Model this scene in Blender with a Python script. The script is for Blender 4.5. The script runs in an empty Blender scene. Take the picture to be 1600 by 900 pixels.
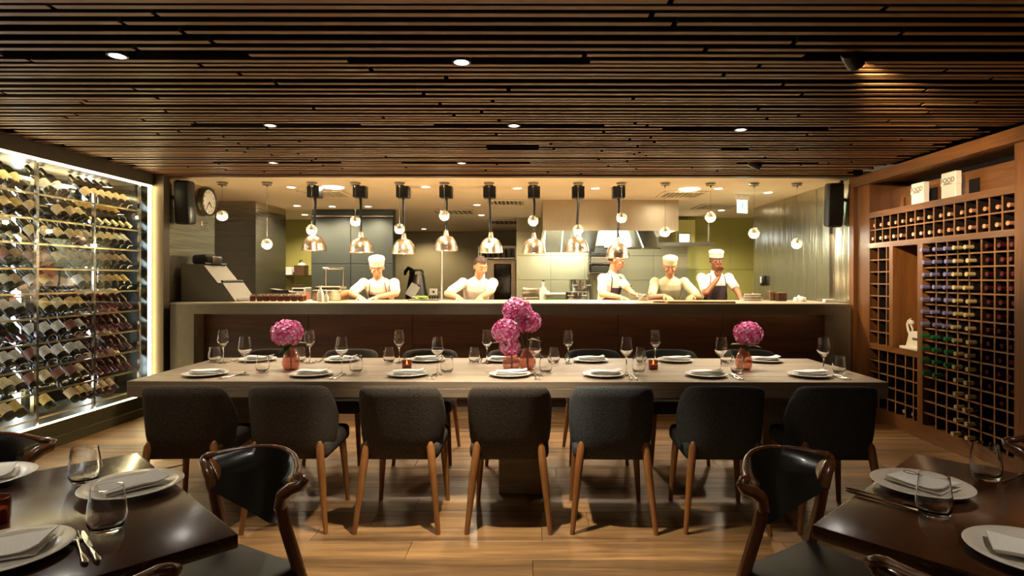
import bpy, bmesh, math, random
import numpy as np
from mathutils import Vector, Matrix
random.seed(7)
R = math.radians
PI = math.pi
scene = bpy.context.scene
COL = scene.collection

# ------------------------------------------------------------------ camera
F, VX, VY, HC = 920.0, 832.0, 434.0, 1.36      # focal length in px, vanishing point, eye height
cam_d = bpy.data.cameras.new('camera')
cam = bpy.data.objects.new('camera', cam_d)
COL.objects.link(cam)
cam.location = (0, 0, HC)
cam.rotation_euler = (PI / 2, -0.0016, 0)
cam_d.sensor_width = 36
cam_d.lens = F / 1600 * 36
cam_d.shift_x = -(VX - 800) / 1600
cam_d.shift_y = -(450 - VY) / 1600
cam_d.clip_start = 0.05
scene.camera = cam

# ------------------------------------------------------------------ world, exposure
w = bpy.data.worlds.new('world')
scene.world = w
w.use_nodes = True
w.node_tree.nodes['Background'].inputs[0].default_value = (1.0, 0.74, 0.48, 1)
w.node_tree.nodes['Background'].inputs[1].default_value = 0.04
vs = scene.view_settings
vs.view_transform = 'Standard'
vs.look = 'None'
vs.gamma = 1
vs.use_curve_mapping = False
vs.exposure = 1.4

WARM = (1.0, 0.72, 0.42)
WARM2 = (1.0, 0.80, 0.55)
NEUT = (1.0, 0.90, 0.74)
COOL = (0.90, 1.0, 0.95)

def spot(name, loc, tgt, power, col, deg=80, blend=0.6, rad=0.03, parent=None):
    d = bpy.data.lights.new(name, 'SPOT')
    d.energy = power; d.color = col; d.spot_size = R(deg); d.spot_blend = blend; d.shadow_soft_size = rad
    o = bpy.data.objects.new(name, d)
    COL.objects.link(o)
    o.location = loc
    v = Vector(tgt) - Vector(loc)
    o.rotation_euler = v.to_track_quat('-Z', 'Y').to_euler()
    if parent:
        o.parent = parent
        o.matrix_parent_inverse = Matrix.Translation(parent.location).inverted()
    return o

def area(name, loc, size, power, col, rot=(0, 0, 0)):
    d = bpy.data.lights.new(name, 'AREA')
    d.shape = 'RECTANGLE'; d.size, d.size_y = size; d.energy = power; d.color = col
    o = bpy.data.objects.new(name, d)
    COL.objects.link(o)
    o.location = loc; o.rotation_euler = rot
    return o

# power of the lamps (each lamp is made by its own builder further down)
P_DOWN, P_TABLE, P_KITCHEN, P_HEAT, P_HOOD = 60, 46, 48, 17, 60
E_LED, E_GLOBE = 14.0, 36.0

# ------------------------------------------------------------------ helpers
def P(x, y, d):                                 # photo pixel at a depth (taken from what the thing touches)
    return Vector(((x - VX) * d / F, d, HC - (y - VY) * d / F))

def onz(x, y, z):                               # photo pixel on a horizontal surface of known height
    d = F * (HC - z) / (y - VY)
    return Vector(((x - VX) * d / F, d, z))

def lin(h):
    h = h.lstrip('#')
    out = []
    for i in (0, 2, 4):
        c = int(h[i:i + 2], 16) / 255
        out.append(c / 12.92 if c <= 0.04045 else ((c + 0.055) / 1.055) ** 2.4)
    return (*out, 1)

M = {}

def base_mat(name):
    m = bpy.data.materials.new(name)
    m.use_nodes = True
    M[name] = m
    nt = m.node_tree
    return m, nt, nt.nodes['Principled BSDF']

def mat(name, col, rough=0.5, metal=0.0, var=0.12, scale=30, bump=0.0, spec=0.5, coat=0.0, stretch=(1, 1, 1), rand=0.0, bdist=0.004):
    m, nt, b = base_mat(name)
    N, L = nt.nodes, nt.links
    tc = N.new('ShaderNodeTexCoord'); mp = N.new('ShaderNodeMapping')
    mp.inputs['Scale'].default_value = stretch
    L.new(tc.outputs['Object'], mp.inputs[0])
    nz = N.new('ShaderNodeTexNoise'); nz.inputs['Scale'].default_value = scale; nz.inputs['Detail'].default_value = 3
    L.new(mp.outputs[0], nz.inputs[0])
    hsv = N.new('ShaderNodeHueSaturation')
    hsv.inputs['Color'].default_value = lin(col)
    mr = N.new('ShaderNodeMapRange')
    mr.inputs[3].default_value = 1 - var; mr.inputs[4].default_value = 1 + var
    mr.inputs[1].default_value = 0.25; mr.inputs[2].default_value = 0.75
    L.new(nz.outputs[0], mr.inputs[0])
    if rand:
        oi = N.new('ShaderNodeObjectInfo')
        m2 = N.new('ShaderNodeMapRange'); m2.inputs[3].default_value = 1 - rand; m2.inputs[4].default_value = 1 + rand
        L.new(oi.outputs['Random'], m2.inputs[0])
        mu = N.new('ShaderNodeMath'); mu.operation = 'MULTIPLY'
        L.new(mr.outputs[0], mu.inputs[0]); L.new(m2.outputs[0], mu.inputs[1])
        L.new(mu.outputs[0], hsv.inputs['Value'])
    else:
        L.new(mr.outputs[0], hsv.inputs['Value'])
    L.new(hsv.outputs[0], b.inputs['Base Color'])
    b.inputs['Roughness'].default_value = rough
    b.inputs['Metallic'].default_value = metal
    b.inputs['Specular IOR Level'].default_value = spec
    b.inputs['Coat Weight'].default_value = coat
    b.inputs['Coat Roughness'].default_value = 0.12
    if bump:
        bp = N.new('ShaderNodeBump'); bp.inputs['Strength'].default_value = bump; bp.inputs['Distance'].default_value = bdist
        L.new(nz.outputs[0], bp.inputs['Height']); L.new(bp.outputs[0], b.inputs['Normal'])
    return m

def wood(name, c1, c2, rough=0.45, axis=0, scale=9.0, rand=0.15, coat=0.0, bump=0.08, knots=False):
    m, nt, b = base_mat(name)
    N, L = nt.nodes, nt.links
    tc = N.new('ShaderNodeTexCoord'); oi = N.new('ShaderNodeObjectInfo')
    ad = N.new('ShaderNodeVectorMath'); ad.operation = 'ADD'
    sc = N.new('ShaderNodeVectorMath'); sc.operation = 'SCALE'
    cb = N.new('ShaderNodeCombineXYZ')
    for i in range(3): L.new(oi.outputs['Random'], cb.inputs[i])
    L.new(cb.outputs[0], sc.inputs[0]); sc.inputs['Scale'].default_value = 17.3
    L.new(tc.outputs['Object'], ad.inputs[0]); L.new(sc.outputs[0], ad.inputs[1])
    mp = N.new('ShaderNodeMapping')
    s = [1.0, 1.0, 1.0]; s[axis] = 0.07
    mp.inputs['Scale'].default_value = s
    L.new(ad.outputs[0], mp.inputs[0])
    nz = N.new('ShaderNodeTexNoise'); nz.inputs['Scale'].default_value = scale; nz.inputs['Detail'].default_value = 7
    nz.inputs['Roughness'].default_value = 0.62; nz.inputs['Distortion'].default_value = 0.6
    L.new(mp.outputs[0], nz.inputs[0])
    cr = N.new('ShaderNodeValToRGB')
    cr.color_ramp.elements[0].position = 0.32; cr.color_ramp.elements[0].color = lin(c1)
    cr.color_ramp.elements[1].position = 0.68; cr.color_ramp.elements[1].color = lin(c2)
    L.new(nz.outputs[0], cr.inputs[0])
    nz2 = N.new('ShaderNodeTexNoise'); nz2.inputs['Scale'].default_value = scale * 9; nz2.inputs['Detail'].default_value = 4
    L.new(mp.outputs[0], nz2.inputs[0])
    m2 = N.new('ShaderNodeMapRange'); m2.inputs[3].default_value = 0.82; m2.inputs[4].default_value = 1.12
    m2.inputs[1].default_value = 0.3; m2.inputs[2].default_value = 0.7
    L.new(nz2.outputs[0], m2.inputs[0])
    m3 = N.new('ShaderNodeMapRange'); m3.inputs[3].default_value = 1 - rand; m3.inputs[4].default_value = 1 + rand
    L.new(oi.outputs['Random'], m3.inputs[0])
    mu = N.new('ShaderNodeMath'); mu.operation = 'MULTIPLY'
    L.new(m2.outputs[0], mu.inputs[0]); L.new(m3.outputs[0], mu.inputs[1])
    val = mu.outputs[0]
    if knots:
        mk = N.new('ShaderNodeMapping'); ks = [1.0, 1.0, 1.0]; ks[axis] = 0.35
        mk.inputs['Scale'].default_value = ks
        L.new(ad.outputs[0], mk.inputs[0])
        vo = N.new('ShaderNodeTexVoronoi'); vo.inputs['Scale'].default_value = 3.2
        L.new(mk.outputs[0], vo.inputs[0])
        k = N.new('ShaderNodeMapRange'); k.inputs[1].default_value = 0.02; k.inputs[2].default_value = 0.09
        k.inputs[3].default_value = 0.35; k.inputs[4].default_value = 1.0
        L.new(vo.outputs['Distance'], k.inputs[0])
        mu2 = N.new('ShaderNodeMath'); mu2.operation = 'MULTIPLY'
        L.new(val, mu2.inputs[0]); L.new(k.outputs[0], mu2.inputs[1])
        val = mu2.outputs[0]
    hsv = N.new('ShaderNodeHueSaturation')
    L.new(cr.outputs[0], hsv.inputs['Color']); L.new(val, hsv.inputs['Value'])
    L.new(hsv.outputs[0], b.inputs['Base Color'])
    b.inputs['Roughness'].default_value = rough
    b.inputs['Coat Weight'].default_value = coat; b.inputs['Coat Roughness'].default_value = 0.15
    bp = N.new('ShaderNodeBump'); bp.inputs['Strength'].default_value = bump; bp.inputs['Distance'].default_value = 0.003
    L.new(nz2.outputs[0], bp.inputs['Height']); L.new(bp.outputs[0], b.inputs['Normal'])
    return m

def emit(name, col, strength):
    m, nt, b = base_mat(name)
    b.inputs['Base Color'].default_value = (*col, 1)
    b.inputs['Emission Color'].default_value = (*col, 1)
    b.inputs['Emission Strength'].default_value = strength
    return m

def glass(name, tint=(1, 1, 1), refl=0.06, edge=0.55, rough=0.0, body=0.0, bodycol=(1, 1, 1)):
    """thin clear glass: clear straight on, mirror-like at grazing angles"""
    m = bpy.data.materials.new(name); m.use_nodes = True; M[name] = m
    nt = m.node_tree; N, L = nt.nodes, nt.links
    N.remove(N['Principled BSDF']); out = N['Material Output']
    tr = N.new('ShaderNodeBsdfTransparent'); tr.inputs[0].default_value = (*tint, 1)
    gl = N.new('ShaderNodeBsdfGlossy'); gl.inputs['Roughness'].default_value = rough; gl.inputs[0].default_value = (1, 1, 1, 1)
    lw = N.new('ShaderNodeLayerWeight'); lw.inputs[0].default_value = 0.5
    mr = N.new('ShaderNodeMapRange'); mr.inputs[3].default_value = refl; mr.inputs[4].default_value = edge
    pwr = N.new('ShaderNodeMath'); pwr.operation = 'POWER'; pwr.inputs[1].default_value = 2.6
    L.new(lw.outputs['Facing'], pwr.inputs[0]); L.new(pwr.outputs[0], mr.inputs[0])
    mx = N.new('ShaderNodeMixShader')
    L.new(mr.outputs[0], mx.inputs[0]); L.new(tr.outputs[0], mx.inputs[1]); L.new(gl.outputs[0], mx.inputs[2])
    last = mx.outputs[0]
    if body:
        df = N.new('ShaderNodeBsdfPrincipled'); df.inputs['Base Color'].default_value = (*bodycol, 1); df.inputs['Roughness'].default_value = 0.25
        m2 = N.new('ShaderNodeMixShader'); m2.inputs[0].default_value = body
        L.new(last, m2.inputs[1]); L.new(df.outputs[0], m2.inputs[2]); last = m2.outputs[0]
    L.new(last, out.inputs[0])
    return m

def real_glass(name, tint=(1, 1, 1), ior=1.46):
    m, nt, b = base_mat(name)
    b.inputs['Base Color'].default_value = (*tint, 1); b.inputs['Roughness'].default_value = 0.0
    b.inputs['Transmission Weight'].default_value = 1.0; b.inputs['IOR'].default_value = ior
    return m

class MB:
    def __init__(self): self.v = []; self.f = []; self.mi = []
    def add(self, vs, fs, mi=0, mx=None):
        o = len(self.v)
        for p in vs:
            p = Vector(p)
            self.v.append(tuple(mx @ p) if mx is not None else tuple(p))
        for f in fs:
            self.f.append([i + o for i in f]); self.mi.append(mi)
        return self
    def box(self, c, s, mx=None, mi=0):
        x, y, z = c; a, b, d = s[0] / 2, s[1] / 2, s[2] / 2
        vs = [(x + i * a, y + j * b, z + k * d) for k in (-1, 1) for j in (-1, 1) for i in (-1, 1)]
        return self.add(vs, [(0, 2, 3, 1), (4, 5, 7, 6), (0, 1, 5, 4), (2, 6, 7, 3), (0, 4, 6, 2), (1, 3, 7, 5)], mi, mx)
    def b6(self, x0, x1, y0, y1, z0, z1, mx=None, mi=0):
        return self.box(((x0 + x1) / 2, (y0 + y1) / 2, (z0 + z1) / 2), (x1 - x0, y1 - y0, z1 - z0), mx, mi)
    def rbox(self, c, s, r=0.01, seg=2, mx=None, mi=0):
        bm = bmesh.new()
        bmesh.ops.create_cube(bm, size=1)
        bmesh.ops.scale(bm, vec=s, verts=bm.verts)
        bmesh.ops.bevel(bm, geom=list(bm.edges), offset=r, segments=seg, profile=0.5, affect='EDGES')
        bmesh.ops.translate(bm, vec=c, verts=bm.verts)
        bm.verts.index_update()
        vs = [v.co.copy() for v in bm.verts]; fs = [[v.index for v in f.verts] for f in bm.faces]
        bm.free()
        return self.add(vs, fs, mi, mx)
    def lathe(self, prof, seg=16, mx=None, mi=0):
        vs, fs, rings = [], [], []
        for r, z in prof:
            if r < 1e-6:
                rings.append([len(vs)]); vs.append((0, 0, z))
            else:
                rings.append(list(range(len(vs), len(vs) + seg)))
                vs += [(r * math.cos(2 * PI * i / seg), r * math.sin(2 * PI * i / seg), z) for i in range(seg)]
        for a, b in zip(rings, rings[1:]):
            for i in range(seg):
                j = (i + 1) % seg
                if len(a) == 1 and len(b) == 1: continue
                if len(a) == 1: fs.append((a[0], b[j], b[i]))
                elif len(b) == 1: fs.append((a[i], a[j], b[0]))
                else: fs.append((a[i], a[j], b[j], b[i]))
        return self.add(vs, fs, mi, mx)
    def tube(self, pts, rad, seg=8, mi=0, mx=None, cap=True, flat=None):
        pts = [Vector(p) for p in pts]
        n = len(pts)
        if not hasattr(rad, '__len__'): rad = [rad] * n
        tans = []
        for i in range(n):
            a = pts[max(0, i - 1)]; b = pts[min(n - 1, i + 1)]
            t = (b - a); t.normalize(); tans.append(t)
        ref = Vector((0, 0, 1)) if abs(tans[0].z) < 0.9 else Vector((1, 0, 0))
        nrm = (ref - tans[0] * ref.dot(tans[0])).normalized()
        vs, fs = [], []
        for i in range(n):
            if i: nrm = (nrm - tans[i] * nrm.dot(tans[i])).normalized()
            bi = tans[i].cross(nrm)
            fx, fy = flat if flat else (1, 1)
            for k in range(seg):
                a = 2 * PI * k / seg
                vs.append(pts[i] + nrm * (math.cos(a) * rad[i] * fx) + bi * (math.sin(a) * rad[i] * fy))
        for i in range(n - 1):
            for k in range(seg):
                j = (k + 1) % seg
                fs.append((i * seg + k, i * seg + j, (i + 1) * seg + j, (i + 1) * seg + k))
        if cap:
            fs.append(tuple(reversed(range(seg)))); fs.append(tuple(range((n - 1) * seg, n * seg)))
        return self.add(vs, fs, mi, mx)
    def cyl(self, p0, p1, r0, r1=None, seg=12, mi=0, mx=None):
        return self.tube([p0, p1], [r0, r0 if r1 is None else r1], seg, mi, mx)
    def ball(self, c, r, seg=12, rings=8, mi=0, mx=None):
        rx, ry, rz = r if hasattr(r, '__len__') else (r, r, r)
        prof = [(math.sin(PI * i / rings), -math.cos(PI * i / rings)) for i in range(rings + 1)]
        prof[0] = (0, -1); prof[-1] = (0, 1)
        m = Matrix.Translation(c) @ Matrix.Diagonal((rx, ry, rz, 1))
        return self.lathe(prof, seg, (mx @ m) if mx is not None else m, mi)
    def prism(self, poly, depth, mx=None, mi=0):             # 2D outline in x,z extruded along y
        n = len(poly)
        vs = [(x, -depth / 2, z) for x, z in poly] + [(x, depth / 2, z) for x, z in poly]
        fs = [tuple(range(n)), tuple(reversed(range(n, 2 * n)))]
        fs += [(i, i + n, (i + 1) % n + n, (i + 1) % n) for i in range(n)]
        return self.add(vs, fs, mi, mx)
    def mesh(self, name, mats, smooth=None):
        me = bpy.data.meshes.new(name)
        me.from_pydata(self.v, [], self.f)
        for m in (mats if isinstance(mats, (list, tuple)) else [mats]): me.materials.append(M[m] if isinstance(m, str) else m)
        if any(self.mi): me.polygons.foreach_set('material_index', self.mi)
        bm = bmesh.new(); bm.from_mesh(me); bmesh.ops.recalc_face_normals(bm, faces=bm.faces); bm.to_mesh(me); bm.free()
        if smooth is not None:
            me.polygons.foreach_set('use_smooth', [True] * len(me.polygons))
            me.set_sharp_from_angle(angle=R(smooth))
        return me
    def build(self, name, mats, parent=None, loc=(0, 0, 0), smooth=None, rot=(0, 0, 0)):
        return put(name, self.mesh(name, mats, smooth), parent, loc, rot)

def put(name, me, parent=None, loc=(0, 0, 0), rot=(0, 0, 0)):
    o = bpy.data.objects.new(name, me)
    COL.objects.link(o)
    o.location = loc; o.rotation_euler = rot
    if parent is not None: o.parent = parent
    return o

def tag(o, label, cat, group=None):
    o['label'] = label; o['category'] = cat
    if group: o['group'] = group
    return o

def thing(name, label, cat, loc=(0, 0, 0), rz=0, group=None):
    o = bpy.data.objects.new(name, None)
    COL.objects.link(o)
    o.empty_display_size = 0.1
    o.location = loc; o.rotation_euler = (0, 0, rz)
    return tag(o, label, cat, group)

def struct(o, label=None):
    o['kind'] = 'structure'
    if label: o['label'] = label
    return o

def dup(root, loc, rot, label, group=None):
    def cp(o, par):
        c = o.copy(); COL.objects.link(c); c.parent = par
        for ch in o.children: cp(ch, c)
        return c
    r = cp(root, None)
    r.location = loc
    r.rotation_euler = rot if hasattr(rot, '__len__') else (0, 0, rot)
    r['label'] = label
    if group: r['group'] = group
    return r

ORD = ['first', 'second', 'third', 'fourth', 'fifth', 'sixth', 'seventh', 'eighth', 'ninth', 'tenth', 'eleventh', 'twelfth', 'thirteenth', 'fourteenth', 'fifteenth', 'sixteenth']

def text_mesh(txt, size, mx):
    cu = bpy.data.curves.new('txt', 'FONT'); cu.body = txt; cu.size = size; cu.align_x = 'CENTER'; cu.align_y = 'CENTER'; cu.extrude = 0.0006
    o = bpy.data.objects.new('txt', cu); COL.objects.link(o)
    dg = bpy.context.evaluated_depsgraph_get()
    me = bpy.data.meshes.new_from_object(o.evaluated_get(dg))
    vs = [mx @ v.co for v in me.vertices]; fs = [tuple(p.vertices) for p in me.polygons]
    bpy.data.objects.remove(o); bpy.data.curves.remove(cu); bpy.data.meshes.remove(me)
    return vs, fs

# ------------------------------------------------------------------ materials
wood('oak_floor', '#553a20', '#a37a49', 0.44, 0, 9, 0.22, 0.12, 0.15, knots=True)
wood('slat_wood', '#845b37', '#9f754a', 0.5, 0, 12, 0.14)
wood('table_oak', '#7d6a54', '#a18c72', 0.5, 0, 10, 0.05)
wood('rack_wood', '#5e3a1b', '#85572c', 0.4, 1, 9, 0.08, 0.15)
wood('rack_wood_v', '#5e3a1b', '#85572c', 0.4, 2, 9, 0.08, 0.15)
wood('panel_wood', '#3d2413', '#5a381e', 0.42, 0, 9, 0.08)
wood('walnut_top', '#2b170c', '#4c2b16', 0.22, 0, 9, 0.05, 0.5, 0.03)
wood('beech_leg', '#7a4a22', '#9c6735', 0.35, 2, 14, 0.08, 0.2)
wood('chair_wood', '#4a2815', '#6d4023', 0.25, 2, 14, 0.06, 0.5, 0.03)
wood('board_wood', '#b98a55', '#d8b07a', 0.5, 0, 10, 0.05)
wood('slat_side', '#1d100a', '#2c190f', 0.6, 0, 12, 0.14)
mat('ceiling_void', '#0a0605', 0.9)
mat('dark_steel', '#5b564b', 0.35, 0.85, 0.06, 20)
mat('pier_bronze', '#4f4536', 0.45, 0.5, 0.08, 12)
mat('plinth_green', '#4a4429', 0.45, 0.3, 0.08, 12)
mat('brushed_steel', '#c9c4b0', 0.24, 1.0, 0.06, 2.2, 0.5, stretch=(1, 3, 0.35), bdist=0.03)
mat('brushed_steel_h', '#c9c0aa', 0.26, 1.0, 0.08, 2.2, 0.5, stretch=(0.4, 0.4, 5), bdist=0.02)
mat('unit_steel', '#6a6559', 0.6, 0.5, 0.06, 10)
mat('mirror', '#3e4241', 0.14, 1.0, 0.04, 4)
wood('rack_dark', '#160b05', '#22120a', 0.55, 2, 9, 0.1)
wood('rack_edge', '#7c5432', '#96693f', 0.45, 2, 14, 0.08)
mat('hood_steel', '#c3b49b', 0.33, 1.0, 0.06, 6, 0.02, stretch=(14, 1, 1))
mat('steel', '#bdbab2', 0.22, 1.0, 0.05, 15)
mat('cutlery_steel', '#d8d6d0', 0.12, 1.0, 0.03, 30)
mat('counter_top', '#9d907c', 0.35, 0.15, 0.08, 18)
mat('counter_slab', '#746a58', 0.5, 0.1, 0.1, 14, 0.05)
mat('kitchen_paint', '#d9c7a5', 0.8, 0, 0.03, 3)
mat('green_wall', '#a9a45a', 0.6, 0, 0.06, 2)
mat('grey_tile', '#928968', 0.4, 0, 0.05, 4, rand=0.04)
mat('cold_wall', '#3b413c', 0.45, 0.2, 0.06, 4)
mat('kitchen_floor', '#6b5a48', 0.5, 0, 0.1, 5)
mat('fabric_brown', '#453d34', 0.95, 0, 0.55, 170, 0.4, 0.15, rand=0.05)
mat('fabric_grey', '#3b3c3a', 0.95, 0, 0.55, 170, 0.4, 0.15, rand=0.05)
mat('black_leather', '#1a1613', 0.34, 0, 0.15, 60, 0.05, 0.6, coat=0.3)
mat('seat_leather', '#17120f', 0.5, 0, 0.15, 60, 0.05, 0.4)
mat('rail_gold_lit', '#e2cb94', 0.3, 1.0, 0.05, 20)  # steel rails, the warm LED glow is put into the metal colour
mat('black_plastic', '#0d0c0c', 0.4, 0, 0.1, 40)
mat('porcelain', '#d9d2c6', 0.2, 0, 0.03, 20)
mat('linen', '#ebe6de', 0.9, 0, 0.05, 200, 0.15)
mat('bottle_dark', '#140f0a', 0.08, 0, 0.1, 20)
mat('bottle_red', '#2e0d08', 0.1, 0, 0.1, 20)
mat('bottle_olive', '#23230d', 0.08, 0, 0.1, 20)
for n, c in (('cream', '#e2cf9f'), ('yellow', '#d6b766'), ('white', '#d8d2c4'), ('buff', '#c6ab82'), ('red', '#8a5a48')):
    mat('label_' + n, c, 0.6, 0, 0.25, 55)
for n, c in (('blue', '#8f8fc6'), ('cream', '#d3c593'), ('red', '#5e1c26'), ('green', '#2f8a55'), ('copper', '#d79a78'), ('black', '#1a1714')):
    mat('foil_' + n, c, 0.3, 0.55, 0.12, 60)
mat('alu_lamp', '#dccab4', 0.27, 1.0, 0.06, 20)
mat('skin', '#c98d6a', 0.5, 0, 0.08, 18)
mat('skin_dark', '#8a5638', 0.5, 0, 0.08, 18)
mat('chef_white', '#ece3d5', 0.85, 0, 0.05, 25, 0.1)
mat('chef_white_greenlit', '#d8d8b4', 0.85, 0, 0.05, 25, 0.1)  # white cloth with greenish kitchen light put into its colour
mat('apron', '#443438', 0.85, 0, 0.1, 40)
mat('trousers', '#242226', 0.85, 0, 0.1, 40)
mat('hair', '#3a2418', 0.6, 0, 0.3, 120)
mat('eye_white', '#e8e4dc', 0.3)
mat('lip', '#9c5446', 0.5)
mat('leaf', '#3f6b22', 0.45, 0, 0.25, 30)
mat('stem_green', '#4c5a25', 0.5, 0, 0.2, 30)
mat('petal', '#e2609f', 0.7, 0, 0.5, 45)
mat('petal_light', '#f8c0dc', 0.7, 0, 0.35, 45)
mat('paper', '#eceae4', 0.8, 0, 0.04, 30)
mat('ink', '#4d463c', 0.8)
mat('trophy_white', '#e9e2d4', 0.4, 0, 0.04, 15)
mat('wax', '#f2e2c0', 0.5)
mat('basket', '#54391d', 0.8, 0, 0.4, 90, 0.4)
mat('terracotta', '#a8593a', 0.6, 0, 0.2, 30)
mat('jar_amber', '#4d2012', 0.12, 0, 0.2, 20)
mat('herb', '#5c7a2c', 0.7, 0, 0.4, 60)
mat('sign_white', '#e6e2d6', 0.5)
mat('oven_glass', '#2a2215', 0.08, 0, 0.25, 8)
mat('brass', '#a8802f', 0.3, 1.0)
emit('led_warm', (1.0, 0.80, 0.42), E_LED)
emit('led_under', (1.0, 0.62, 0.3), 2.0)
emit('led_cool', (0.86, 0.95, 1.0), E_LED * 0.9)
emit('lamp_disc', (1.0, 0.93, 0.8), 90)
emit('kitchen_disc', (1.0, 0.88, 0.66), 12)
emit('hood_light', (0.85, 0.96, 1.0), 7)
emit('globe_core', (1.0, 0.86, 0.58), E_GLOBE * 3)
emit('heat_bulb', (1.0, 0.66, 0.34), 10)
emit('flame', (1.0, 0.6, 0.22), 12)
emit('exit_lit', (0.55, 1.0, 0.8), 1.6)
emit('exit_green', (0.02, 0.35, 0.2), 0.5)
emit('screen_lit', (0.75, 0.86, 1.0), 1.6)
glass('clear_glass', (0.985, 0.985, 0.98), 0.055, 0.9)
real_glass('crystal')
glass('pane_glass', (0.97, 0.98, 0.97), 0.04, 0.35)
glass('globe_glass', (0.97, 0.95, 0.88), 0.10, 0.8, body=0.14, bodycol=(0.95, 0.9, 0.75))
glass('pink_glass', (0.95, 0.74, 0.66), 0.06, 0.5, body=0.16, bodycol=(0.85, 0.42, 0.33))
glass('amber_glass', (0.75, 0.36, 0.22), 0.06, 0.5, body=0.3, bodycol=(0.2, 0.05, 0.02))
# ================================================================== THE SETTING
ZC = 2.40                                        # underside of the slats and of the kitchen ceiling
XL, XR, YF = -3.85, 3.30, 6.0                    # cabinet glass, rack front, kitchen front

fl = struct(MB().b6(-4.6, 4.2, -2.0, 6.0, -0.06, -0.014).build('floor', 'ceiling_void'), 'wide oak plank floor of the dining room')
rng = random.Random(3)
yy, row = 0.5, 0
pw = 0.195
while yy < 6.0:
    x = -3.85 - rng.uniform(0.1, 1.6)
    y1 = min(yy + pw, 6.02)
    while x < 3.4:
        L_ = rng.choice([1.2, 1.6, 1.9, 2.2])
        a, b = max(x, -3.86), min(x + L_, 3.4)
        if b - a > 0.05:
            MB().rbox((0, 0, -0.007), (b - a - 0.002, y1 - yy - 0.002, 0.014), 0.0012, 1).build('plank', 'oak_floor', fl, ((a + b) / 2, (yy + y1) / 2, 0))
        x += L_
    yy += pw
o = MB().b6(-4.6, 3.6, -2.0, 0.498, -0.014, 0).build('plank_field', 'oak_floor', fl)
struct(MB().b6(-6.5, 5.5, 6.02, 14, -0.06, 0).build('floor_kitchen', 'kitchen_floor'), 'tiled kitchen floor behind the pass')

# ---- slatted ceiling
ceil = struct(MB().b6(-4.6, 4.2, -2.0, 6.0, 2.52, 2.56).build('ceiling', 'ceiling_void'), 'dark ceiling with rows of brown timber slats')
rows = [2.276, 2.336, 2.415, 2.512, 2.611, 2.69, 2.763, 2.839, 2.894, 2.957, 3.023, 3.072, 3.175, 3.266, 3.34, 3.429, 3.483, 3.535, 3.63, 3.70]
gaps = [.06, .079, .097, .079, .073, .055, .066, .05, .098, .088, .074, .089, .054, .095]
i = 3
while rows[-1] < 5.9:
    rows.append(rows[-1] + gaps[i % 14]); i += 1
y = rows[0]
front = []
while y > -1.9:
    y -= gaps[i % 14] * 1.02; i += 1; front.append(y)
rows = sorted(front) + rows
# X, Y of the ceiling spots, from their pixels; last item: what they are aimed at
DL = [(191, 92), (720, 95), (420, 195), (803, 199), (1158, 201), (427, 255), (722, 256)]
DL = [onz2 for onz2 in [Vector(((x - VX) * (F * (ZC - HC) / (VY - y)) / F, F * (ZC - HC) / (VY - y), ZC)) for x, y in DL]]
ADJ = [(1.50, 2.80), (2.02, 5.36)]
FILL_L = [Vector((-1.9, 0.9, ZC)), Vector((1.5, 0.9, ZC))]  # unseen lamps added above the view as fill light
holes = {}
def hole(x0, x1, yl):
    k = min(range(len(rows)), key=lambda q: abs(rows[q] - yl))
    holes.setdefault(k, []).append((x0, x1))
    return rows[k]
for p in DL + FILL_L:
    p.y = hole(p.x - 0.55, p.x + 0.62, p.y)
ADJ = [(ADJ[0][0], hole(1.27, 2.5, ADJ[0][1])), (ADJ[1][0], hole(1.85, 2.6, ADJ[1][1]))]
hole(-0.37, 0.05, 4.64); hole(-0.37, 0.05, 4.71); hole(1.52, 1.75, 4.72)
for k, y in enumerate(rows):
    x = -3.83 + rng.choice([0, 0, 0, 0.03, 0.12])
    xe = 3.27 - rng.choice([0, 0, 0, 0.05, 0.15])
    cuts = [x]
    t = x + rng.uniform(0.5, 2.6)
    while t < xe - 0.3:
        cuts.append(t); t += rng.choice([2.2, 2.6, 3.0]) + rng.uniform(-.3, .3)
    cuts.append(xe)
    segs = [(a + 0.012, b - 0.012) for a, b in zip(cuts, cuts[1:])]
    for h0, h1 in holes.get(k, []):
        ns = []
        for a, b in segs:
            if b <= h0 or a >= h1: ns.append((a, b)); continue
            if a < h0: ns.append((a, h0))
            if b > h1: ns.append((h1, b))
        segs = ns
    for a, b in segs:
        if b - a < 0.06: continue
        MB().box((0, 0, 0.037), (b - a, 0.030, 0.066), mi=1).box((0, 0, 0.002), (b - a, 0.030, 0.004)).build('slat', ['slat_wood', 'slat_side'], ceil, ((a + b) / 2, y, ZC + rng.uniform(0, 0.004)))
struct(MB().b6(-3.86, 3.34, 5.955, 6.06, 2.388, 2.56).build('trim_1', 'panel_wood'), 'dark wooden edge board between slats and kitchen ceiling')

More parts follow.
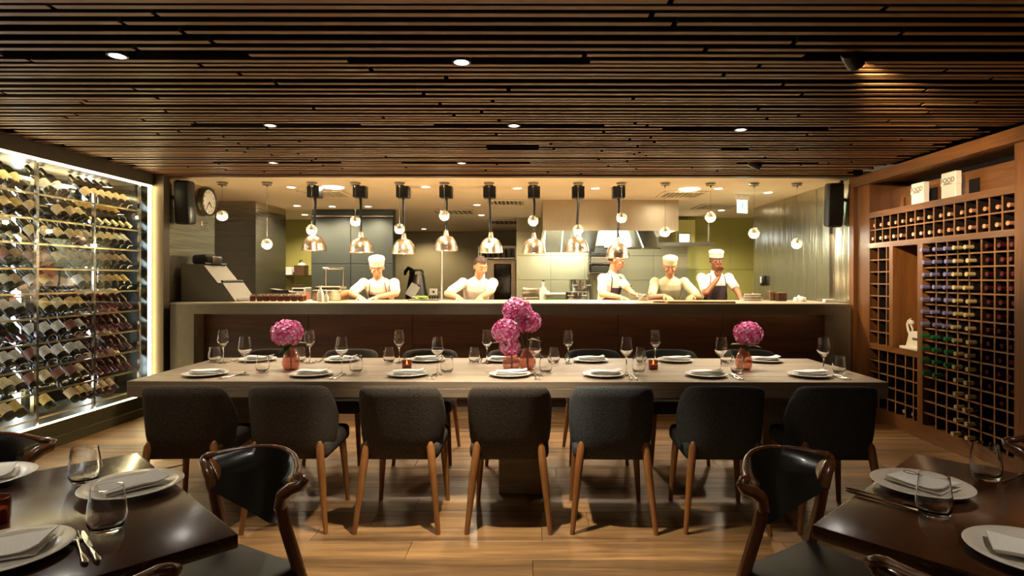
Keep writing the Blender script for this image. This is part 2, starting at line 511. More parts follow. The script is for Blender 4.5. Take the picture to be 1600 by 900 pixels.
# ---- kitchen shell
struct(MB().b6(-6.5, 5.5, 6.06, 14, ZC, ZC + 0.06).build('ceiling_kitchen', 'kitchen_paint'), 'cream plaster ceiling of the kitchen')
KX = -3.78
wl = struct(MB().b6(-3.9, KX, 6.05, 7.0, 0, ZC).build('wall_kitchen_left', 'brushed_steel_h'), 'brushed steel side wall with the clock')
struct(MB().b6(-5.6, KX, 8.04, 9.02, 0, ZC).build('wall_column_left', 'brushed_steel_h'), 'steel clad column beyond the side opening')
struct(MB().b6(-5.7, -5.6, 6.05, 8.1, 0, ZC).build('wall_alcove', 'cold_wall'), 'wall of the side passage')
struct(MB().b6(-6.2, -3.1, 10.6, 10.7, 0, ZC).build('wall_recess', 'green_wall'), 'green painted wall of the left recess')
wc = struct(MB().b6(-3.38, -2.12, 9.0, 9.12, 0, ZC).build('wall_cold_room', 'cold_wall'), 'blue grey panelled cold room wall')
for a, b in ((-3.37, -2.78), (-2.77, -2.13)):
    for z0, z1 in ((0.02, 0.9), (0.91, 1.56), (1.57, 2.27)):
        MB().rbox(((a + b) / 2, 8.995, (z0 + z1) / 2), (b - a, 0.02, z1 - z0), 0.003, 1).build('panel', 'cold_wall', wc)
MB().b6(-3.38, -2.12, 8.94, 9.0, 2.28, 2.30).build('ledge', 'steel', wc)
struct(MB().b6(-3.2, 0.0, 13.3, 13.4, 0, ZC).build('wall_back', 'grey_tile'), 'far kitchen wall behind the oven')
struct(MB().b6(-3.3, -3.2, 9.1, 13.4, 0, ZC).build('wall_corridor', 'cold_wall'), 'side wall of the deep kitchen aisle')
wt = struct(MB().b6(-0.28, 2.69, 10.2, 10.3, 0, ZC).build('wall_tiled', 'grey_tile'), 'grey green tiled wall behind the stoves')
for i in range(5):
    for k in range(3):
        x0 = -0.28 + i * 0.594; z0 = 0.9 + k * 0.42
        MB().rbox((x0 + 0.297, 10.195, z0 + 0.21), (0.588, 0.012, 0.414), 0.003, 1).build('tile', 'grey_tile', wt)
wg = struct(MB().b6(2.69, 5.0, 10.2, 10.3, 0, ZC).build('wall_green', 'green_wall'), 'olive green panelled kitchen wall')
for i in range(2):
    for z0, z1 in ((0.9, 1.5), (1.505, 2.1)):
        MB().rbox((3.05 + i * 0.75, 10.195, (z0 + z1) / 2), (0.745, 0.01, z1 - z0 - 0.005), 0.003, 1).build('panel', 'green_wall', wg)
wr = struct(MB().b6(3.30, 3.42, 6.06, 8.78, 0, ZC).build('wall_kitchen_right', 'brushed_steel'), 'brushed steel side wall of the kitchen')
for a, b in ((6.07, 6.5), (6.52, 6.83), (6.84, 8.77)):
    MB().rbox((3.297, (a + b) / 2, 1.75), (0.008, b - a - 0.006, 1.28), 0.002, 1).build('panel', 'brushed_steel', wr)
MB().b6(3.27, 3.296, 6.485, 6.515, 1.1, ZC).build('corner_guard', 'steel', wr)
struct(MB().b6(3.42, 5.2, 8.7, 8.78, 0, ZC).build('wall_return', 'green_wall'), 'return wall past the steel wall')
struct(MB().b6(5.0, 5.1, 8.7, 10.3, 0, ZC).build('wall_end', 'green_wall'), 'end wall of the kitchen bay')
struct(MB().b6(-3.93, -3.735, 5.96, 6.06, 0, ZC).build('wall_pier', 'pier_bronze'), 'bronze pier between wine cabinet and kitchen opening')
struct(MB().b6(3.26, 3.44, 5.98, 6.06, 0, ZC).build('wall_jamb_right', 'rack_wood_v'), 'wooden jamb between kitchen opening and wine rack')
struct(MB().b6(-4.6, -4.52, -2, 6.0, 0, 2.52).build('wall_left', 'pier_bronze'), 'wall behind the glass wine cabinet')
struct(MB().b6(3.72, 3.8, -2, 6.0, 0, 2.52).build('wall_right', 'rack_wood'), 'wall behind the wooden wine rack')

# ---- recessed spots of the dining room ceiling
def ring_mb(r, h):
    return MB().lathe([(r * 0.8, 0.0), (r, 0.0), (r * 1.02, 0.008), (r * 0.95, h), (r * 0.75, h), (r * 0.78, 0.012), (r * 0.8, 0.0)], 20)
spot_lbl = ['ceiling spotlight at far left of the slats, lit', 'ceiling spotlight nearest above the middle of the floor', 'ceiling spotlight over the left flower vase', 'ceiling spotlight over the middle flower vases',
            'ceiling spotlight over the right flower vase', 'small ceiling spotlight near the kitchen, on the left', 'small ceiling spotlight near the kitchen, centre',
            'added unseen ceiling spotlight over the near left tables', 'added unseen ceiling spotlight over the near right tables']
tgt = [(-1.95, 2.6, 0), (-0.2, 2.75, 0), (-1.62, 3.95, .75), (-0.08, 3.95, .75), (1.42, 3.95, .75), (-2.2, 5.2, 0), (-0.6, 5.1, 0), (-1.5, 1.4, .7), (1.4, 1.4, .7)]
pw_ = [P_DOWN * .5, P_DOWN * 2.4, P_TABLE, P_TABLE * 1.25, P_TABLE, P_DOWN * .4, P_DOWN * .9, P_DOWN * .22, P_DOWN * .22]
for p, l, t, e in zip(DL + FILL_L, spot_lbl, tgt, pw_):
    th = thing('ceiling_spotlight', l, 'spotlight', (p.x, p.y, ZC - 0.004), 0, 'round spotlights in the slatted ceiling')
    ring_mb(0.045, 0.09).build('ring', 'black_plastic', th, smooth=40)
    MB().lathe([(0, 0.02), (0.036, 0.02), (0.036, 0.024), (0, 0.024)], 16).build('lens', 'lamp_disc', th)
    spot('spot_light', (p.x, p.y, ZC + 0.004), t, e, NEUT, 62 if 'vase' in l else 74, 0.8, 0.03)
for (x, y), l, t, e in zip(ADJ, ['black adjustable spotlight between slats aimed at the wine rack, nearest', 'black adjustable spotlight aimed at the far end of the wine rack'],
                           [(3.4, 4.75, 1.74), (3.4, 5.25, 1.75)], [165, 45]):
    th = thing('adjustable_spotlight', l, 'spotlight', (x, y, ZC - 0.005), 0, 'black adjustable spotlights')
    v = Vector(t) - Vector((x, y, ZC + 0.02))
    q = v.to_track_quat('-Z', 'Y').to_matrix().to_4x4()
    MB().lathe([(0.0, 0.06), (0.035, 0.06), (0.042, 0.04), (0.042, -0.05), (0.036, -0.05), (0.036, -0.03), (0, -0.03)], 18, q).build('can', 'black_plastic', th, smooth=40)
    MB().box((0, 0, 0.075), (0.12, 0.03, 0.02)).build('bracket', 'black_plastic', th)
    vn = v.normalized()
    spot('spot_light', (x + vn.x * .06, y + vn.y * .06, ZC - 0.005 + vn.z * .06), t, e, WARM, 44, 0.9, 0.025)

# ================================================================== WINE BOTTLES (shapes shared)
bot_prof = [(0, 0.012), (0.02, 0.004), (0.034, 0.0), (0.0375, 0.006), (0.0375, 0.19), (0.034, 0.207), (0.02, 0.226), (0.0145, 0.24), (0.0140, 0.29), (0.0158, 0.291), (0.0158, 0.300), (0, 0.300)]
bot_me = {k: MB().lathe(bot_prof, 14).mesh('wine_bottle', 'bottle_' + k, 40) for k in ('dark', 'red', 'olive')}
lab_me = {k: MB().lathe([(0.0379, 0.045), (0.0379, 0.125)], 14).mesh('label', 'label_' + k, 60) for k in ('cream', 'yellow', 'white', 'buff', 'red')}
foil_me = {k: MB().lathe([(0.0152, 0.235), (0.0148, 0.29), (0.0168, 0.291), (0.0168, 0.3012), (0, 0.3016)], 12).mesh('foil', 'foil_' + k, 40) for k in ('blue', 'cream', 'red', 'green', 'copper', 'black')}

def bottle(loc, d, body, lab, foil, label, group):
    q = Vector(d).to_track_quat('Z', 'Y')
    o = put('wine_bottle', bot_me[body], None, loc)
    o.rotation_euler = q.to_euler()
    tag(o, label, 'bottle', group)
    if lab: put('label', lab_me[lab], o)
    if foil: put('foil', foil_me[foil], o)
    return o

# ================================================================== LIT GLASS WINE CABINET (left)
wcab = thing('wine_cabinet', 'tall lit glass wine cabinet with chrome shelf rails along left wall', 'wine cabinet', (XL, 4.9, 0))
def wpart(name, mb, m, smooth=None):
    o = mb.build(name, m, None, (0, 0, 0), smooth)
    o.parent = wcab; o.matrix_parent_inverse = Matrix.Translation(wcab.location).inverted()
    return o
wpart('plinth', MB().b6(-4.5, -3.84, 2.6, 5.95, 0.0, 0.19), 'plinth_green')
wpart('kick_board', MB().b6(-3.84, -3.80, 2.6, 5.95, 0.0, 0.075), 'plinth_green')
wpart('fascia', MB().b6(-4.5, -3.83, 2.6, 5.95, 2.285, 2.50), 'pier_bronze')
wpart('back_panel', MB().b6(-4.5, -4.47, 2.6, 5.95, 0.19, 2.285), 'mirror')
wpart('end_panel', MB().b6(-4.5, -3.87, 5.935, 5.955, 0.19, 2.285), 'mirror')
wpart('led_strip', MB().b6(-3.858, -3.84, 2.6, 5.94, 2.268, 2.282), 'led_warm')
wpart('led_strip', MB().b6(-3.858, -3.845, 2.6, 5.94, 0.19, 0.199), 'led_warm')
wpart('led_strip', MB().b6(-3.862, -3.842, 5.913, 5.93, 0.2, 2.266), 'led_warm')
PY = [3.4, 4.0, 4.6, 5.2, 5.8]
for y in PY:
    wpart('post', MB().b6(-3.885, -3.865, y - 0.012, y + 0.012, 0.19, 2.285 if y in (4.6, 5.8) else 2.10), 'steel')
for y in (3.7, 4.3, 4.78, 5.05, 5.5, 5.85):
    wpart('rear_post', MB().b6(-4.33, -4.29, y - 0.02, y + 0.02, 0.19, 2.285), 'steel')
    if y in (3.7, 4.3, 5.05, 5.85): wpart('rear_led', MB().b6(-4.46, -4.44, y + 0.03, y + 0.06, 0.25, 2.24), 'led_cool')
wpart('top_rail', MB().b6(-4.30, -4.27, 2.6, 5.9, 2.19, 2.205), 'led_warm')
ZS = [2.01 - 0.1955 * k for k in range(10)]
for z in ZS:
    for a, b in zip(PY, PY[1:]):
        wpart('shelf_rail', MB().b6(-3.885, -3.873, a + 0.012, b - 0.012, z - 0.008, z + 0.006), 'rail_gold_lit')
    wpart('rear_rail', MB().b6(-4.24, -4.225, 3.4, 5.9, z + 0.155, z + 0.167), 'steel')
for a, b in ((3.4, 4.6), (4.6, 5.2), (5.2, 5.935)):
    wpart('glass_pane', MB().b6(-3.842, -3.837, a + 0.002, b - 0.002, 0.2, 2.27), 'pane_glass')
bays = [('near bay', [4.33, 4.44, 4.54]), ('middle bay', [4.68, 4.815, 4.95, 5.085, 5.17]), ('far bay', [5.26, 5.355, 5.45, 5.545, 5.64, 5.735])]
rown = ['top', 'second', 'third', 'fourth', 'fifth', 'sixth', 'seventh', 'eighth', 'ninth', 'bottom']
labsel = {0: ['cream', 'white', 'buff'], 1: ['yellow', 'cream', 'buff'], 2: ['white', 'cream', 'cream'], 3: ['buff', 'red', 'buff'], 4: ['buff', 'white', 'yellow'],
          5: ['white', 'yellow', 'cream'], 6: ['white', 'white', 'red'], 7: ['cream', 'white', 'red'], 8: ['cream', 'cream', 'red'], 9: ['cream', 'yellow', 'buff']}
for r, z in enumerate(ZS):
    for bi, (bn, ys) in enumerate(bays):
        if r == 9 and bi == 2: ys = ys[:4]
        for k, y in enumerate(ys):
            if r == 9 and bi == 1 and k in (0, 2): continue
            if r == 0 and bi == 1 and k in (0, 3, 4): continue
            if rng.random() < 0.05: continue
            pool = labsel[r]
            lab = pool[(bi + (0 if rng.random() < 0.7 else 1)) % 3]
            neck_front = (bi == 2 and r in (1, 5, 6, 7, 8)) or (bi == 0 and r in (2, 6))
            body = 'red' if (bi == 2 and r >= 5) else rng.choice(['dark', 'dark', 'olive'])
            pos = '%s from left' % ORD[k]
            if neck_front:
                dv = Vector((0.70, 0.0, -0.62)).normalized()
                tip = Vector((-3.915, y, z + 0.035))
                loc = tip - dv * 0.30
                txt = 'dark wine bottle neck outward, %s, %s shelf, %s, lit cabinet' % (pos, rown[r], bn)
                bottle(loc, dv, body, lab if r != 1 else 'yellow', 'red' if r >= 5 else 'cream', txt, 'bottles in the lit glass wine cabinet')
            else:
                dv = Vector((-0.66, 0.0, 0.66)).normalized()
                loc = Vector((-3.925 , y, z + 0.045))
                txt = 'dark wine bottle with %s label, %s, %s shelf, %s, lit cabinet' % (lab, pos, rown[r], bn)
                bottle(loc, dv, body, lab, 'black', txt, 'bottles in the lit glass wine cabinet')

# ================================================================== WOODEN WINE RACK (right)
rack = thing('wine_rack', 'tall built-in wooden wine rack with square cells along right wall', 'wine rack', (XR, 4.9, 0))
def rpart(name, mb, m='rack_wood'):
    o = mb.build(name, m)
    o.parent = rack; o.matrix_parent_inverse = Matrix.Translation(rack.location).inverted()
    return o
XB = 3.66
rpart('back_board', MB().b6(XB, XB + 0.02, 2.4, 5.98, 0.0, 2.38), 'rack_dark')
rpart('plinth', MB().b6(XR - 0.01, XB, 2.4, 5.75, 0.0, 0.13))
rpart('fascia', MB().b6(XR - 0.06, XR + 0.03, 2.4, 5.98, 2.28, 2.375))
rpart('top_board', MB().b6(XR + 0.03, XB, 2.4, 5.98, 2.30, 2.33))
rpart('side_panel', MB().b6(XR - 0.005, XB, 5.755, 5.98, 0.0, 2.28), 'rack_wood_v')
rpart('post', MB().b6(XR - 0.012, XR + 0.05, 3.93, 4.018, 0.0, 2.28), 'rack_wood_v')
rpart('post', MB().b6(XR - 0.012, XR + 0.34, 5.375, 5.43, 0.72, 1.652), 'rack_wood_v')
rpart('post', MB().b6(XR - 0.012, XR + 0.34, 4.962, 5.03, 0.13, 1.652), 'rack_wood_v')
for ya, yb in ((2.4, 3.93), (4.018, 5.755)):
    rpart('rail', MB().b6(XR - 0.010, XB, ya, yb, 1.652, 1.70))
    rpart('rail', MB().b6(XR - 0.010, XB, ya, yb, 1.945, 2.0))
rpart('shelf', MB().b6(XR - 0.008, XB, 5.03, 5.755, 0.68, 0.733))
rpart('niche_back', MB().b6(XR + 0.20, XR + 0.215, 4.02, 5.755, 2.0, 2.22))
rpart('niche_lining', MB().b6(XR + 0.25, XR + 0.265, 5.03, 5.375, 0.733, 1.652))
for y in (4.66, 5.14):
    rpart('vent_hole', MB().b6(XR + 0.194, XR + 0.20, y - 0.055, y + 0.055, 2.03, 2.15), 'ceiling_void')
T = 0.012
def grid(ylines, zlines, y0, y1, z0, z1):
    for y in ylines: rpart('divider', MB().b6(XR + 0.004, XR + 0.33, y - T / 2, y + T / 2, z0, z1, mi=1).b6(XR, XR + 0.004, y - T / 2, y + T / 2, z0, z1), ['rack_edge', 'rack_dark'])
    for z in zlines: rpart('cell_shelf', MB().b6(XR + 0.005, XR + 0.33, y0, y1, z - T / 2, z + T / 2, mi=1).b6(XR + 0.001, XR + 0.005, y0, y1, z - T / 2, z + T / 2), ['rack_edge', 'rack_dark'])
UY = [4.02 + 0.118 * k for k in range(1, 15)]
grid(UY, [1.826], 4.02, 5.755, 1.70, 1.945)
MY = [4.09, 4.205, 4.33, 4.45, 4.57, 4.69, 4.815]
MZ = [1.652 - 0.1015 * k for k in range(1, 15)]
grid(MY, MZ, 4.018, 4.962, 0.13, 1.652)
grid([5.49, 5.62], [0.733 + 0.1147 * k for k in range(1, 8)], 5.43, 5.755, 0.733, 1.652)
LY = [5.10, 5.21, 5.35, 5.47, 5.61]
grid(LY, [0.13 + 0.11 * k for k in range(1, 5)], 5.03, 5.755, 0.13, 0.68)
grid([3.45, 3.57, 3.69, 3.81], MZ + [1.826], 3.40, 3.93, 0.13, 1.945)
g_r = 'bottles in the wooden wine rack'
NECK = Vector((-1, 0, 0))
uc = [4.02] + UY + [5.755]
for r, z0 in enumerate((1.832, 1.706)):
    for k in range(15):
        a, b = uc[k], uc[k + 1]
        if b - a < 0.07: continue
        n = 14 - k
        bottle((3.60 + rng.uniform(-.01, .02), (a + b) / 2 + rng.uniform(-.01, .01), z0 + 0.038), NECK, 'dark', None, 'copper',
               'dark bottle with copper cap, %s row under the award boxes, %s cell from the post' % (('upper', 'lower')[r], ORD[k]), g_r)
mc = [4.02] + MY + [4.962]
colk = {}
for r in range(15):
    for c in range(8):                                   # c = 0 is the far column (left in the photo)
        if r < 7: k = 'blue' if c < 3 else 'cream' if c < 5 else 'red'
        elif r < 11: k = 'green' if c < 3 else 'cream' if c < 5 else 'red'
        elif r == 11: k = {3: 'cream', 4: 'cream', 6: 'red'}.get(c)
        elif r == 13: k = {3: 'cream', 4: 'cream', 5: 'black'}.get(c)
        elif r == 14: k = {3: 'cream', 4: 'cream'}.get(c)
        else: k = 'cream' if c in (3, 4) else None
        if (r, c) in ((5, 7), (10, 2)): k = None
        if not k: continue
        a, b = mc[7 - c], mc[8 - c]
        tip = {'blue': 3.235, 'cream': 3.23, 'green': 3.235, 'red': 3.30, 'black': 3.32}[k]
        z0 = 1.652 - 0.1015 * (r + 1) + T / 2
        if r == 14: z0 = 0.13
        bottle((tip + 0.30 + rng.uniform(-.012, .012), (a + b) / 2 + rng.uniform(-.012, .012), z0 + 0.0385), NECK, 'dark' if k != 'red' else 'red', None, k,
               'bottle with %s capsule, %s row, %s column from the trophy niche of wooden rack' % (k, ORD[r], ORD[c]), g_r)
for (yy_, zz, k, l) in ((5.56, 0.733, 'black', 'dark bottle lying in the small grid left of the trophy'), (5.28, 0.13, 'cream', 'pale capped bottle in the bottom cells below the trophy, farther'), (5.155, 0.13, 'cream', 'pale capped bottle in the bottom cells below the trophy, nearer')):
    bottle((3.63, yy_, zz + 0.0385), NECK, 'dark', None, k, l, g_r)

# award boxes in the top niche
def award(y, h, label):
    t = thing('award_box', label, 'plaque', (XR + 0.07, y, 2.0), 0, 'white award blocks on the wine rack')
    MB().rbox((0, 0, h / 2), (0.05, 0.165, h), 0.004, 1).build('block', 'paper', t)
    MB().rbox((-0.003, 0, h * 0.66), (0.052, 0.172, h * 0.3), 0.003, 1).build('band', 'paper', t)
    mx = Matrix.Translation((-0.0305, 0, h * 0.69)) @ Matrix.Rotation(-PI / 2, 4, 'Z') @ Matrix.Rotation(PI / 2, 4, 'X')
    vs_, fs_ = text_mesh('FOOD', 0.055, mx)
    MB().add(vs_, fs_).build('lettering', 'ink', t)
    mx = Matrix.Translation((-0.0305, 0, h * 0.56)) @ Matrix.Rotation(-PI / 2, 4, 'Z') @ Matrix.Rotation(PI / 2, 4, 'X')
    vs_, fs_ = text_mesh('AWARD', 0.024, mx)
    MB().add(vs_, fs_).build('lettering', 'ink', t)
award(5.12, 0.19, 'white award block with FOOD lettering on top rail, the farther one')
award(4.74, 0.215, 'white award block with FOOD lettering on top rail, the nearer one')
t = tag(MB().b6(-0.01, 0.01, -0.02, 0.02, 0, 0.10).build('wood_stub', 'rack_wood_v', None, (XR + 0.1, 5.40, 2.0)), 'short wooden upright stub left of the award blocks', 'wood block')

# trophy in the niche
t = thing('trophy', 'white curved trophy with arched plaque standing in the rack niche', 'trophy', (XR + 0.06, 5.19, 0.733))
MB().rbox((0, 0, 0.012), (0.10, 0.25, 0.024), 0.005, 2).build('base', 'trophy_white', t)
MB().tube([(0, 0.07, 0.02), (0, 0.055, 0.09), (0, 0.05, 0.13), (0, 0.075, 0.17), (0, 0.088, 0.215), (0, 0.07, 0.25), (0, 0.035, 0.272)], [.022, .015, .012, .011, .010, .009, .004], 8).build('figure', 'trophy_white', t, smooth=60)
MB().tube([(0, 0.05, 0.13), (0, 0.02, 0.15), (0, 0.012, 0.18), (0, 0.035, 0.21), (0, 0.05, 0.225)], [.010, .009, .009, .008, .006], 8).build('figure_arm', 'trophy_white', t, smooth=60)
MB().ball((0, 0.03, 0.235), 0.023).build('ball', 'trophy_white', t, smooth=60)
pl = [(-0.115, 0.02)] + [(-0.115 + 0.0, 0.13)] + [(-0.03 - 0.085 * math.cos(a), 0.13 + 0.035 * math.sin(a)) for a in [0.3 * k for k in range(1, 10)]] + [(0.055, 0.02)]
MB().prism(pl, 0.02, Matrix.Rotation(PI / 2, 4, 'Z')).build('plaque', 'trophy_white', t)
MB().b6(-0.0115, -0.0105, -0.09, 0.0, 0.085, 0.105).build('lettering', 'ink', t)
# ================================================================== PASS COUNTER
ct = thing('pass_counter', 'long kitchen pass counter with stone top and dark timber front', 'counter', (-0.2, 6.4, 0))
def cpart(name, mb, m, smooth=None):
    o = mb.build(name, m, None, (0, 0, 0), smooth)
    o.parent = ct; o.matrix_parent_inverse = Matrix.Translation(ct.location).inverted()
    return o
cpart('worktop', MB().rbox((-0.225, 6.475, 1.09), (6.94, 0.95, 0.02), 0.004, 1), 'counter_top')
cpart('slab_edge', MB().b6(-3.69, 3.245, 6.0, 6.04, 0.985, 1.08), 'counter_slab')
cpart('carcass', MB().b6(-3.69, 3.245, 6.2, 6.93, 0.0, 1.08), 'panel_wood')
cpart('end_panel', MB().b6(-3.69, -3.45, 6.0, 6.2, 0.0, 0.985), 'counter_slab')
cpart('end_panel', MB().b6(3.07, 3.245, 6.0, 6.2, 0.0, 0.985), 'counter_slab')
xs = [-3.45, -2.35, -1.26, -0.2, 0.9, 2.0, 3.07]
for a, b in zip(xs, xs[1:]):
    cpart('panel', MB().rbox(((a + b) / 2, 6.19, 0.53), (b - a - 0.005, 0.02, 0.9), 0.002, 1), 'panel_wood')
cpart('led_strip', MB().b6(-3.4, 3.0, 6.045, 6.055, 0.984, 0.990), 'led_under')

# ================================================================== LONG TABLE
TZ = 0.75
tbl = thing('long_dining_table', 'long grey oak communal table with thick top on three block legs', 'table', (-0.14, 3.96, 0))
TX0, TX1, TY0, TY1 = -2.38, 2.09, 3.454, 4.47
def tpart(name, mb, m):
    o = mb.build(name, m, None, (0, 0, 0))
    o.parent = tbl; o.matrix_parent_inverse = Matrix.Translation(tbl.location).inverted()
    return o
for k in range(5):
    h = (TY1 - TY0) / 5
    tpart('top_board', MB().rbox(((TX0 + TX1) / 2, TY0 + h * (k + .5), TZ - 0.02), (TX1 - TX0, h - 0.001, 0.04), 0.002, 1), 'table_oak')
tpart('apron_board', MB().rbox(((TX0 + TX1) / 2, TY0 + 0.02, TZ - 0.068), (TX1 - TX0, 0.04, 0.056), 0.003, 1), 'table_oak')
tpart('apron_board', MB().rbox(((TX0 + TX1) / 2, TY1 - 0.02, TZ - 0.068), (TX1 - TX0, 0.04, 0.056), 0.003, 1), 'table_oak')
for x in (TX0 + 0.02, TX1 - 0.02):
    tpart('apron_board', MB().rbox((x, (TY0 + TY1) / 2, TZ - 0.068), (0.04, TY1 - TY0 - 0.082, 0.056), 0.003, 1), 'table_oak')
for a, b in ((-1.98, -1.70), (-0.21, 0.08), (1.45, 1.72)):
    tpart('leg', MB().rbox(((a + b) / 2, 3.95, (TZ - 0.04) / 2), (b - a, 0.50, TZ - 0.04), 0.004, 1), 'table_oak')

# ================================================================== UPHOLSTERED CHAIRS
def tub_mesh(fab):
    nt, nv = 25, 9
    tmax = R(86)
    def pos(t, v, off):
        zb = 0.385
        a = abs(t)
        zt = 0.785 - 0.012 * (a / R(50)) ** 2
        k = max(0.0, min(1.0, (a - R(48)) / R(38)))
        zt -= 0.16 * k ** 2
        z = zb + (zt - zb) * v
        q = (z - zb) / 0.4
        wd = 0.222 + 0.018 * min(1, q * 1.3) - off
        dp = 0.225 + 0.04 * q - off
        bul = math.sqrt(max(0, 1 - (1 - min(1, q * 3.2)) ** 2))           # rounds the shell in at its foot
        wd *= 0.78 + 0.22 * bul; dp *= 0.88 + 0.12 * bul
        s, c = math.sin(t), math.cos(t)
        n = 0.62
        return Vector((wd * math.copysign(abs(s) ** n, s), -dp * math.copysign(abs(c) ** n, c), z))
    mb = MB()
    vs, fs = [], []
    def idx(i, j, k): return (k * nt + i) * nv + j
    for k, off in enumerate((0.0, 0.045)):
        for i in range(nt):
            t = -tmax + 2 * tmax * i / (nt - 1)
            for j in range(nv):
                v = (0, .03, .09, .18, .32, .6, .85, .96, 1)[j]
                e = 0.012 * (1 if j == nv - 1 else 0)
                vs.append(pos(t, v, off + (e if k == 0 else -e)))
    for i in range(nt - 1):
        for j in range(nv - 1):
            fs.append((idx(i, j, 0), idx(i + 1, j, 0), idx(i + 1, j + 1, 0), idx(i, j + 1, 0)))
            fs.append((idx(i, j, 1), idx(i, j + 1, 1), idx(i + 1, j + 1, 1), idx(i + 1, j, 1)))
        fs.append((idx(i, nv - 1, 0), idx(i + 1, nv - 1, 0), idx(i + 1, nv - 1, 1), idx(i, nv - 1, 1)))
        fs.append((idx(i, 0, 0), idx(i, 0, 1), idx(i + 1, 0, 1), idx(i + 1, 0, 0)))
    for i in (0, nt - 1):
        for j in range(nv - 1):
            fs.append((idx(i, j, 0), idx(i, j + 1, 0), idx(i, j + 1, 1), idx(i, j, 1)))
    mb.add(vs, fs)
    return mb.mesh('backrest', fab, 70)

def make_chair(fab, label):
    t = thing('dining_chair', label, 'chair')
    put('backrest', tub_mesh(fab), t)
    MB().rbox((0, 0.035, 0.42), (0.43, 0.45, 0.10), 0.035, 3).build('seat', fab, t, smooth=60)
    for s in (-1, 1):
        MB().tube([(s * 0.222, -0.245, 0.0), (s * 0.19, -0.212, 0.30), (s * 0.172, -0.195, 0.45), (s * 0.168, -0.188, 0.475)], [.013, .021, .022, .012], 10).build('leg', 'beech_leg', t, smooth=60)
        MB().tube([(s * 0.205, 0.235, 0.0), (s * 0.185, 0.21, 0.30), (s * 0.175, 0.20, 0.40)], [.013, .021, .023], 10).build('leg', 'beech_leg', t, smooth=60)
    return t
fx = [(-1.90, 0.05), (-1.325, 0.03), (-0.72, 0.0), (-0.125, 0.0), (0.44, -0.02), (1.045, -0.03), (1.655, -0.04)]
dist = ['leftmost', 'second from left', 'third from left', 'middle', 'third from right', 'second from right', 'rightmost']
ch_b = ch_g = None
for k, (x, rz) in enumerate(fx):
    lbl = '%s upholstered tub chair with wooden legs, near side of long table, %s' % ('brown grey' if k < 4 else 'charcoal', dist[k])
    loc = (x, 3.365, 0)
    if k == 0: ch_b = make_chair('fabric_brown', lbl); o = ch_b
    elif k == 4: ch_g = make_chair('fabric_grey', lbl); o = ch_g
    else: o = dup(ch_b if k < 4 else ch_g, loc, rz, lbl)
    o.location = loc; o.rotation_euler = (0, 0, rz); o['group'] = 'tub chairs on the near side'
rx = [432, 552, 676, 806, 925, 1041, 1165]
for k, px in enumerate(rx):
    x = (px - VX) * 4.75 / F
    dup(ch_b if k < 4 else ch_g, (x, 4.50, 0), PI + rng.uniform(-.06, .06), 'upholstered tub chair on the far kitchen side of long table, %s' % dist[k], 'tub chairs on the far side')

# ================================================================== TABLEWARE SHAPES
plate_me = MB().lathe([(0, 0.003), (0.055, 0.003), (0.06, 0.0), (0.065, 0.002), (0.10, 0.008), (0.128, 0.0165), (0.130, 0.019), (0.127, 0.0205), (0.098, 0.013), (0.085, 0.009), (0, 0.008)], 36).mesh('plate', 'porcelain', 50)
wine_me = MB().lathe([(0, 0.004), (0.01, 0.0042), (0.034, 0.002), (0.037, 0.0), (0.0375, 0.0015), (0.03, 0.005), (0.008, 0.009), (0.0042, 0.018), (0.0038, 0.05), (0.004, 0.105), (0.010, 0.116), (0.027, 0.132),
                      (0.0385, 0.152), (0.0400, 0.163), (0.0375, 0.185), (0.0315, 0.225), (0.0295, 0.236), (0.0285, 0.236), (0.0305, 0.223), (0.0365, 0.184), (0.0388, 0.163), (0.037, 0.153), (0.025, 0.134), (0, 0.121)], 24).mesh('wine_glass', 'crystal', 60)
tumb_me = MB().lathe([(0, 0.0), (0.026, 0.0), (0.033, 0.004), (0.0405, 0.025), (0.042, 0.042), (0.0385, 0.075), (0.0335, 0.108), (0.0318, 0.108), (0.0368, 0.075), (0.0402, 0.042), (0.0385, 0.026), (0.03, 0.012), (0, 0.010)], 26).mesh('tumbler', 'crystal', 60)

def napkin_me(seed, w=0.075, l=0.19, layers=3):
    r = random.Random(seed)
    mb = MB()
    for lay in range(layers):
        nx, ny = 11, 7
        vs, fs = [], []
        dx, dy = r.uniform(-.006, .006), r.uniform(-.008, .008)
        ph = r.uniform(0, 6)
        for side in (1, 0):
            for i in range(nx):
                for j in range(ny):
                    x = -l / 2 + l * i / (nx - 1); y = -w / 2 + w * j / (ny - 1)
                    z = lay * 0.0085 + (0.007 if side else 0.0) + 0.0022 * math.sin(x * 38 + ph + y * 20) * (1 if lay == layers - 1 and side else 0.35)
                    z += 0.010 * (lay == layers - 1) * max(0, (x - l * .25) / (l * .25)) ** 2
                    if i in (0, nx - 1) or j in (0, ny - 1): z += -0.002 if side else 0.002
                    vs.append((x + dx, y + dy + 0.003 * math.sin(x * 25 + ph), max(z, 0)))
        n = nx * ny
        for i in range(nx - 1):
            for j in range(ny - 1):
                a, b, c, d = i * ny + j, (i + 1) * ny + j, (i + 1) * ny + j + 1, i * ny + j + 1
                fs.append((a, b, c, d)); fs.append((n + a, n + d, n + c, n + b))
        rim = [i * ny for i in range(nx)] + [(nx - 1) * ny + j for j in range(1, ny)] + [i * ny + ny - 1 for i in range(nx - 2, -1, -1)] + [j for j in range(ny - 2, 0, -1)]
        for a, b in zip(rim, rim[1:] + rim[:1]): fs.append((a, n + a, n + b, b))
        mb.add(vs, fs)
    return mb.mesh('napkin', 'linen', 60)
nap = [napkin_me(s) for s in (1, 2, 3)]
big_nap = [napkin_me(s, 0.105, 0.155, 2) for s in (4, 5, 6)]

